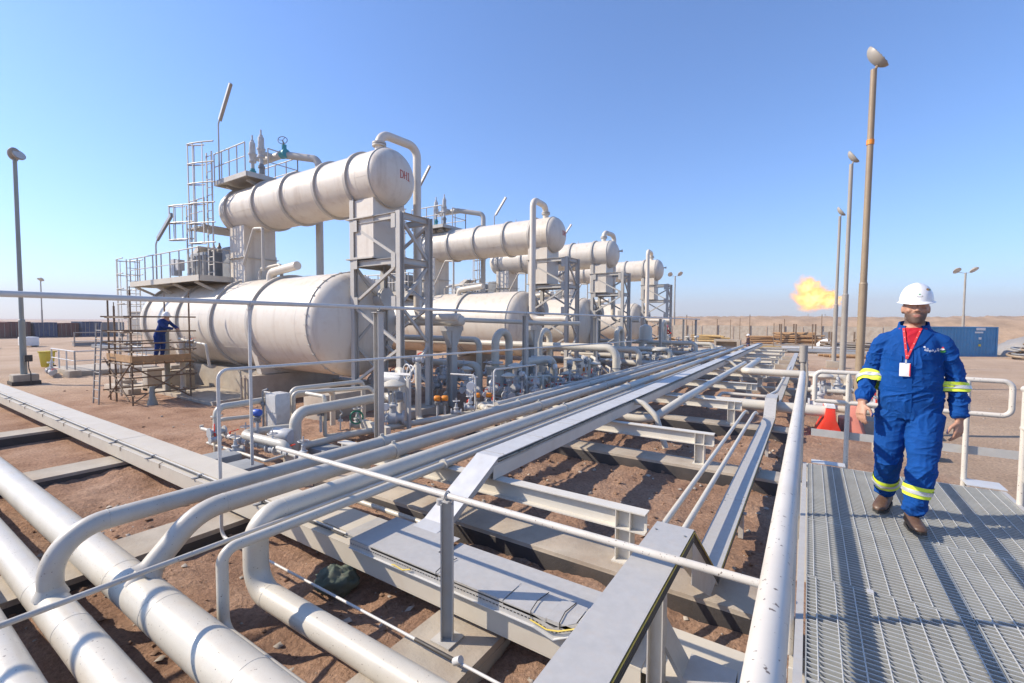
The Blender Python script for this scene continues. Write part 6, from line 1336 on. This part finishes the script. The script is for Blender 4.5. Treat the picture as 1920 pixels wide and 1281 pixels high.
for k in range(9): a = k*1.7; MB().torus((.5*math.cos(a)*(k % 3)*.5, .4*math.sin(a), .12 + .13*k), (.15*math.sin(a), .15*math.cos(a), 1), 1.15 - .05*k, .09, 24, 6).build('coil', 'machine_dark' if k % 2 else 'pole_brown', cl)
tc = thing('delineator', 'red and white delineator post before the blue container', 'delineator', None, (8.35, 45.0, 0))
MB().lathe((0, 0, 0), (0, 0, 1), [(0, .2), (.05, .2), (.06, .06), (1.0, .05), (1.05, .0)], n=12).build('post', 'red', tc); MB().cyl((0, 0, .55), (0, 0, .72), .062, n=12).build('band', 'white', tc)
def trestle_sign(): pass
# precast wall in front of the berm
pw = thing('precast_wall', 'long precast concrete panel wall in front of the sandy berm', 'wall')
for k in range(15):
    x = -22 + 2.35*k; b = MB(); b.box((x + .05, 80 + .12*k, 0), (x + 2.3, 80.12 + .12*k, 2.35 + .05*math.sin(k*2.1))); b.build('panel', 'concrete_pale', pw)
    if k % 2 == 0: MB().box((x - .05, 79.85 + .12*k, 0), (x + .05, 79.97 + .12*k, 3.4 + .7*((k // 2) % 2))).build('fence_post', 'rust', pw)
rj = random.Random(21); M['sling'] = paint('ochre_tube', (0.42, 0.28, 0.11), 0.7, 0.25, dirt_amt=0.5, scale=3)
def pipe_stack(label, x, y, w, layers, mat, rz=0.0, frame_h=0.0, r=.11):
    t = thing('pipe_stack', label, 'stack', 'stacks of scrap in the yard', (x, y, 0), rz)
    for l in range(layers):
        for k in range(7 - l):
            p = MB(); dz = .15 + l*.26 + rj.uniform(-.03, .05); e = rj.uniform(-.5, .5)
            p.cyl((-w/2 + e, k*.3 + l*.12, dz), (w/2 + e + rj.uniform(-.6, .6), k*.3 + rj.uniform(-.3, .3), dz + rj.uniform(-.12, .12)), r*rj.uniform(.7, 1.2), n=8); p.build('scrap_pipe', mat if rj.random() < .75 else 'pole_grey', t)
    if frame_h:
        for xx in (-w*.4, -w*.05, w*.4):
            for yy in (-.15, 2.0): MB().box((xx - .08, yy - .08, 0), (xx + .08, yy + .08, frame_h)).build('upright', 'rust', t)
            MB().box((xx - .06, -.15, frame_h*.55), (xx + .06, 2.0, frame_h*.55 + .12)).build('crossbar', 'rust', t)
    return t
pipe_stack('tall rack of brown scrap pipes and timbers before the wall', -1.2, 68, 4.6, 6, 'wood', R(8), 2.7)
pipe_stack('heap of yellow-brown slings and tubes left of the distant man', -12.5, 70, 4.2, 4, 'sling', R(-10))
pipe_stack('heap of brown scrap pipes left of the tall rack', -5.2, 70, 3.2, 4, 'wood', R(15))
pipe_stack('long dark rack of rusty beams right of the tall rack', 4.6, 60, 6.5, 3, 'rust', R(4), 1.9)
pipe_stack('low spread of grey scrap bars on the sand', -1.5, 57, 7.0, 1, 'machine', R(6)); pipe_stack('low spread of dark bars nearer on the sand', 1.2, 51, 6.0, 1, 'machine_dark', R(-4))
pipe_stack('scattered rusty angle irons behind the low scrap bars', -4.0, 62, 8.0, 1, 'rust', R(2)); pipe_stack('low heap of dark tubes behind the middle lamp pole', 3.2, 46, 4.0, 1, 'wood', R(9))
pipe_stack('small yellow heap of straps by the rack end', -3.2, 49.5, 1.6, 2, 'sling', R(20)); pipe_stack('brown scrap heap behind the farthest tower', -16.8, 62, 5.0, 3, 'wood', R(-6))
bx = thing('generator_box', 'pale open box with dark front beside the distant man', 'box', None, (-6.9, 50.5, 0))
b = MB(); b.box((-1.2, -.5, 0), (1.2, .5, .15)); b.box((-1.2, -.5, .95), (1.2, .5, 1.15)); b.box((-1.2, .4, .15), (1.2, .5, .95)); b.box((-1.2, -.5, .15), (-1.0, .4, .95)); b.box((.9, -.5, .15), (1.2, .4, .95)); b.build('frame', 'concrete_pale', bx)
w2 = MB(); w2.ball((0, 0, 0), 1, 14, 8, (1.1, .6, .9)); o = w2.build('plastic_sheet', 'white', None, label='crumpled white plastic sheet among the scrap', cat='sheet', loc=(1.8, 64, .1))
for v in o.data.vertices: v.co *= 1 + .3*noise.noise(v.co*2.5)
for k, (x, y, h) in enumerate(((-9.5, 72, 3.3), (-3.4, 60, 2.8), (.3, 55, 2.4), (-13.5, 66, 3.0), (-7.6, 66, 3.4))): MB().cyl((x, y, 0), (x, y, h), .04, n=6).build('thin_post', 'rust', None, label='thin rusty post standing among the scrap', cat='post', group='thin posts among the scrap')
cb_ = MB(); cb_.box((-.6, -.4, 0), (.6, .4, 1.6)); cb_.build('cabinet', 'cont_grey', None, label='small grey cabinet standing before the precast wall', cat='cabinet', loc=(2.2, 77, 0))
# ================================================================ gas flare
fl_ = thing('gas_flare', 'roaring orange gas flare on thin stacks at the horizon', 'flare', None, (3.5, 430, 0))
for k in range(9):
    x = -8 + 2.6*k + (k % 3)*.7; MB().cyl((x, 0, -2), (x, 0, 5.6 + 1.3*((k*7) % 4)), .28, n=6).build('stack', 'pole_grey', fl_)
def flame_material():
    m = bpy.data.materials.new('flame'); m.use_nodes = True; t = m.node_tree; t.nodes.clear()
    out = t.nodes.new('ShaderNodeOutputMaterial'); em = t.nodes.new('ShaderNodeEmission'); tc_ = t.nodes.new('ShaderNodeTexCoord')
    n1 = t.nodes.new('ShaderNodeTexNoise'); n1.inputs['Scale'].default_value = 2.1; n1.inputs['Detail'].default_value = 6; n1.inputs['Roughness'].default_value = .62; n1.inputs['Distortion'].default_value = .8
    t.links.new(tc_.outputs['Object'], n1.inputs['Vector'])
    ln = t.nodes.new('ShaderNodeVectorMath'); ln.operation = 'LENGTH'; t.links.new(tc_.outputs['Object'], ln.inputs[0])
    def math_(op, a, b):
        n = t.nodes.new('ShaderNodeMath'); n.operation = op
        for i, v in enumerate((a, b)):
            if isinstance(v, bpy.types.NodeSocket): t.links.new(v, n.inputs[i])
            else: n.inputs[i].default_value = v
        return n.outputs[0]
    f = math_('ADD', math_('SUBTRACT', .78, ln.outputs['Value']), math_('MULTIPLY', math_('SUBTRACT', n1.outputs['Fac'], .5), 2.3))
    f = math_('MAXIMUM', math_('MINIMUM', f, 1.0), 0.0)
    c = t.nodes.new('ShaderNodeValToRGB'); e = c.color_ramp.elements; e[0].position = 0.0; e[0].color = (1, .24, .02, 1); e[1].position = .55; e[1].color = (1, .80, .36, 1)
    k = e.new(.25); k.color = (1, .50, .08, 1); t.links.new(f, c.inputs[0]); t.links.new(c.outputs[0], em.inputs[0]); t.links.new(math_('MULTIPLY', f, 1.35), em.inputs[1])
    ab = t.nodes.new('ShaderNodeVolumeAbsorption'); ab.inputs[0].default_value = (0, 0, 0, 1); t.links.new(math_('MULTIPLY', f, 1.1), ab.inputs[1])
    ad = t.nodes.new('ShaderNodeAddShader'); t.links.new(em.outputs[0], ad.inputs[0]); t.links.new(ab.outputs[0], ad.inputs[1])
    t.links.new(ad.outputs[0], out.inputs['Volume']); return m
M['flame'] = flame_material()
for (dx, dz, s) in ((-2, 22.5, (17, 9, 12.5)), (-6, 31, (10, 6, 11)), (9, 20, (9, 6, 8))):
    fm = MB(); fm.ball((0, 0, 0), 1.0, 20, 14); o = fm.build('flame', 'flame', fl_); o.location = (dx, 0, dz); o.scale = s
scene.cycles.volume_step_rate = 0.6
# ================================================================ desert haze
hz_m = bpy.data.materials.new('haze_air'); hz_m.use_nodes = True; ht = hz_m.node_tree; ht.nodes.clear()
ho = ht.nodes.new('ShaderNodeOutputMaterial'); hv_ = ht.nodes.new('ShaderNodeVolumePrincipled')
hv_.inputs['Color'].default_value = (0.95, 0.88, 0.88, 1); hv_.inputs['Density'].default_value = 0.0006; hv_.inputs['Anisotropy'].default_value = 0.1
ht.links.new(hv_.outputs[0], ho.inputs['Volume'])
hm = MB(); hm.box((-2600, -2600, -12), (2600, 2600, 105)); hb = hm.build('haze', hz_m, kind='stuff')

# ================================================================ look-alikes that share a label are told apart by distance
ORD = ['nearest', 'second nearest', 'third nearest', 'fourth nearest', 'fifth nearest', 'sixth nearest', 'seventh nearest', 'eighth nearest', 'ninth nearest', 'tenth nearest', 'eleventh nearest', 'twelfth nearest', 'thirteenth nearest', 'fourteenth nearest', 'fifteenth nearest', 'sixteenth nearest', 'seventeenth nearest', 'eighteenth nearest', 'nineteenth nearest', 'twentieth nearest']
same = {}
for o in col.objects:
    if o.parent is None and o.get('label') and o.get('category'): same.setdefault(o['label'], []).append(o)
def base_point(o):
    if o.type == 'MESH' and o.location.length < 1e-6: return sum((Vector(c) for c in o.bound_box), Vector()) / 8
    return o.location.copy()
for lab, os_ in same.items():
    if 1 < len(os_) <= 20:
        os_.sort(key=lambda o: (base_point(o) - cam.location).length)
        for k, o in enumerate(os_): o['label'] = ORD[k] + ' ' + lab
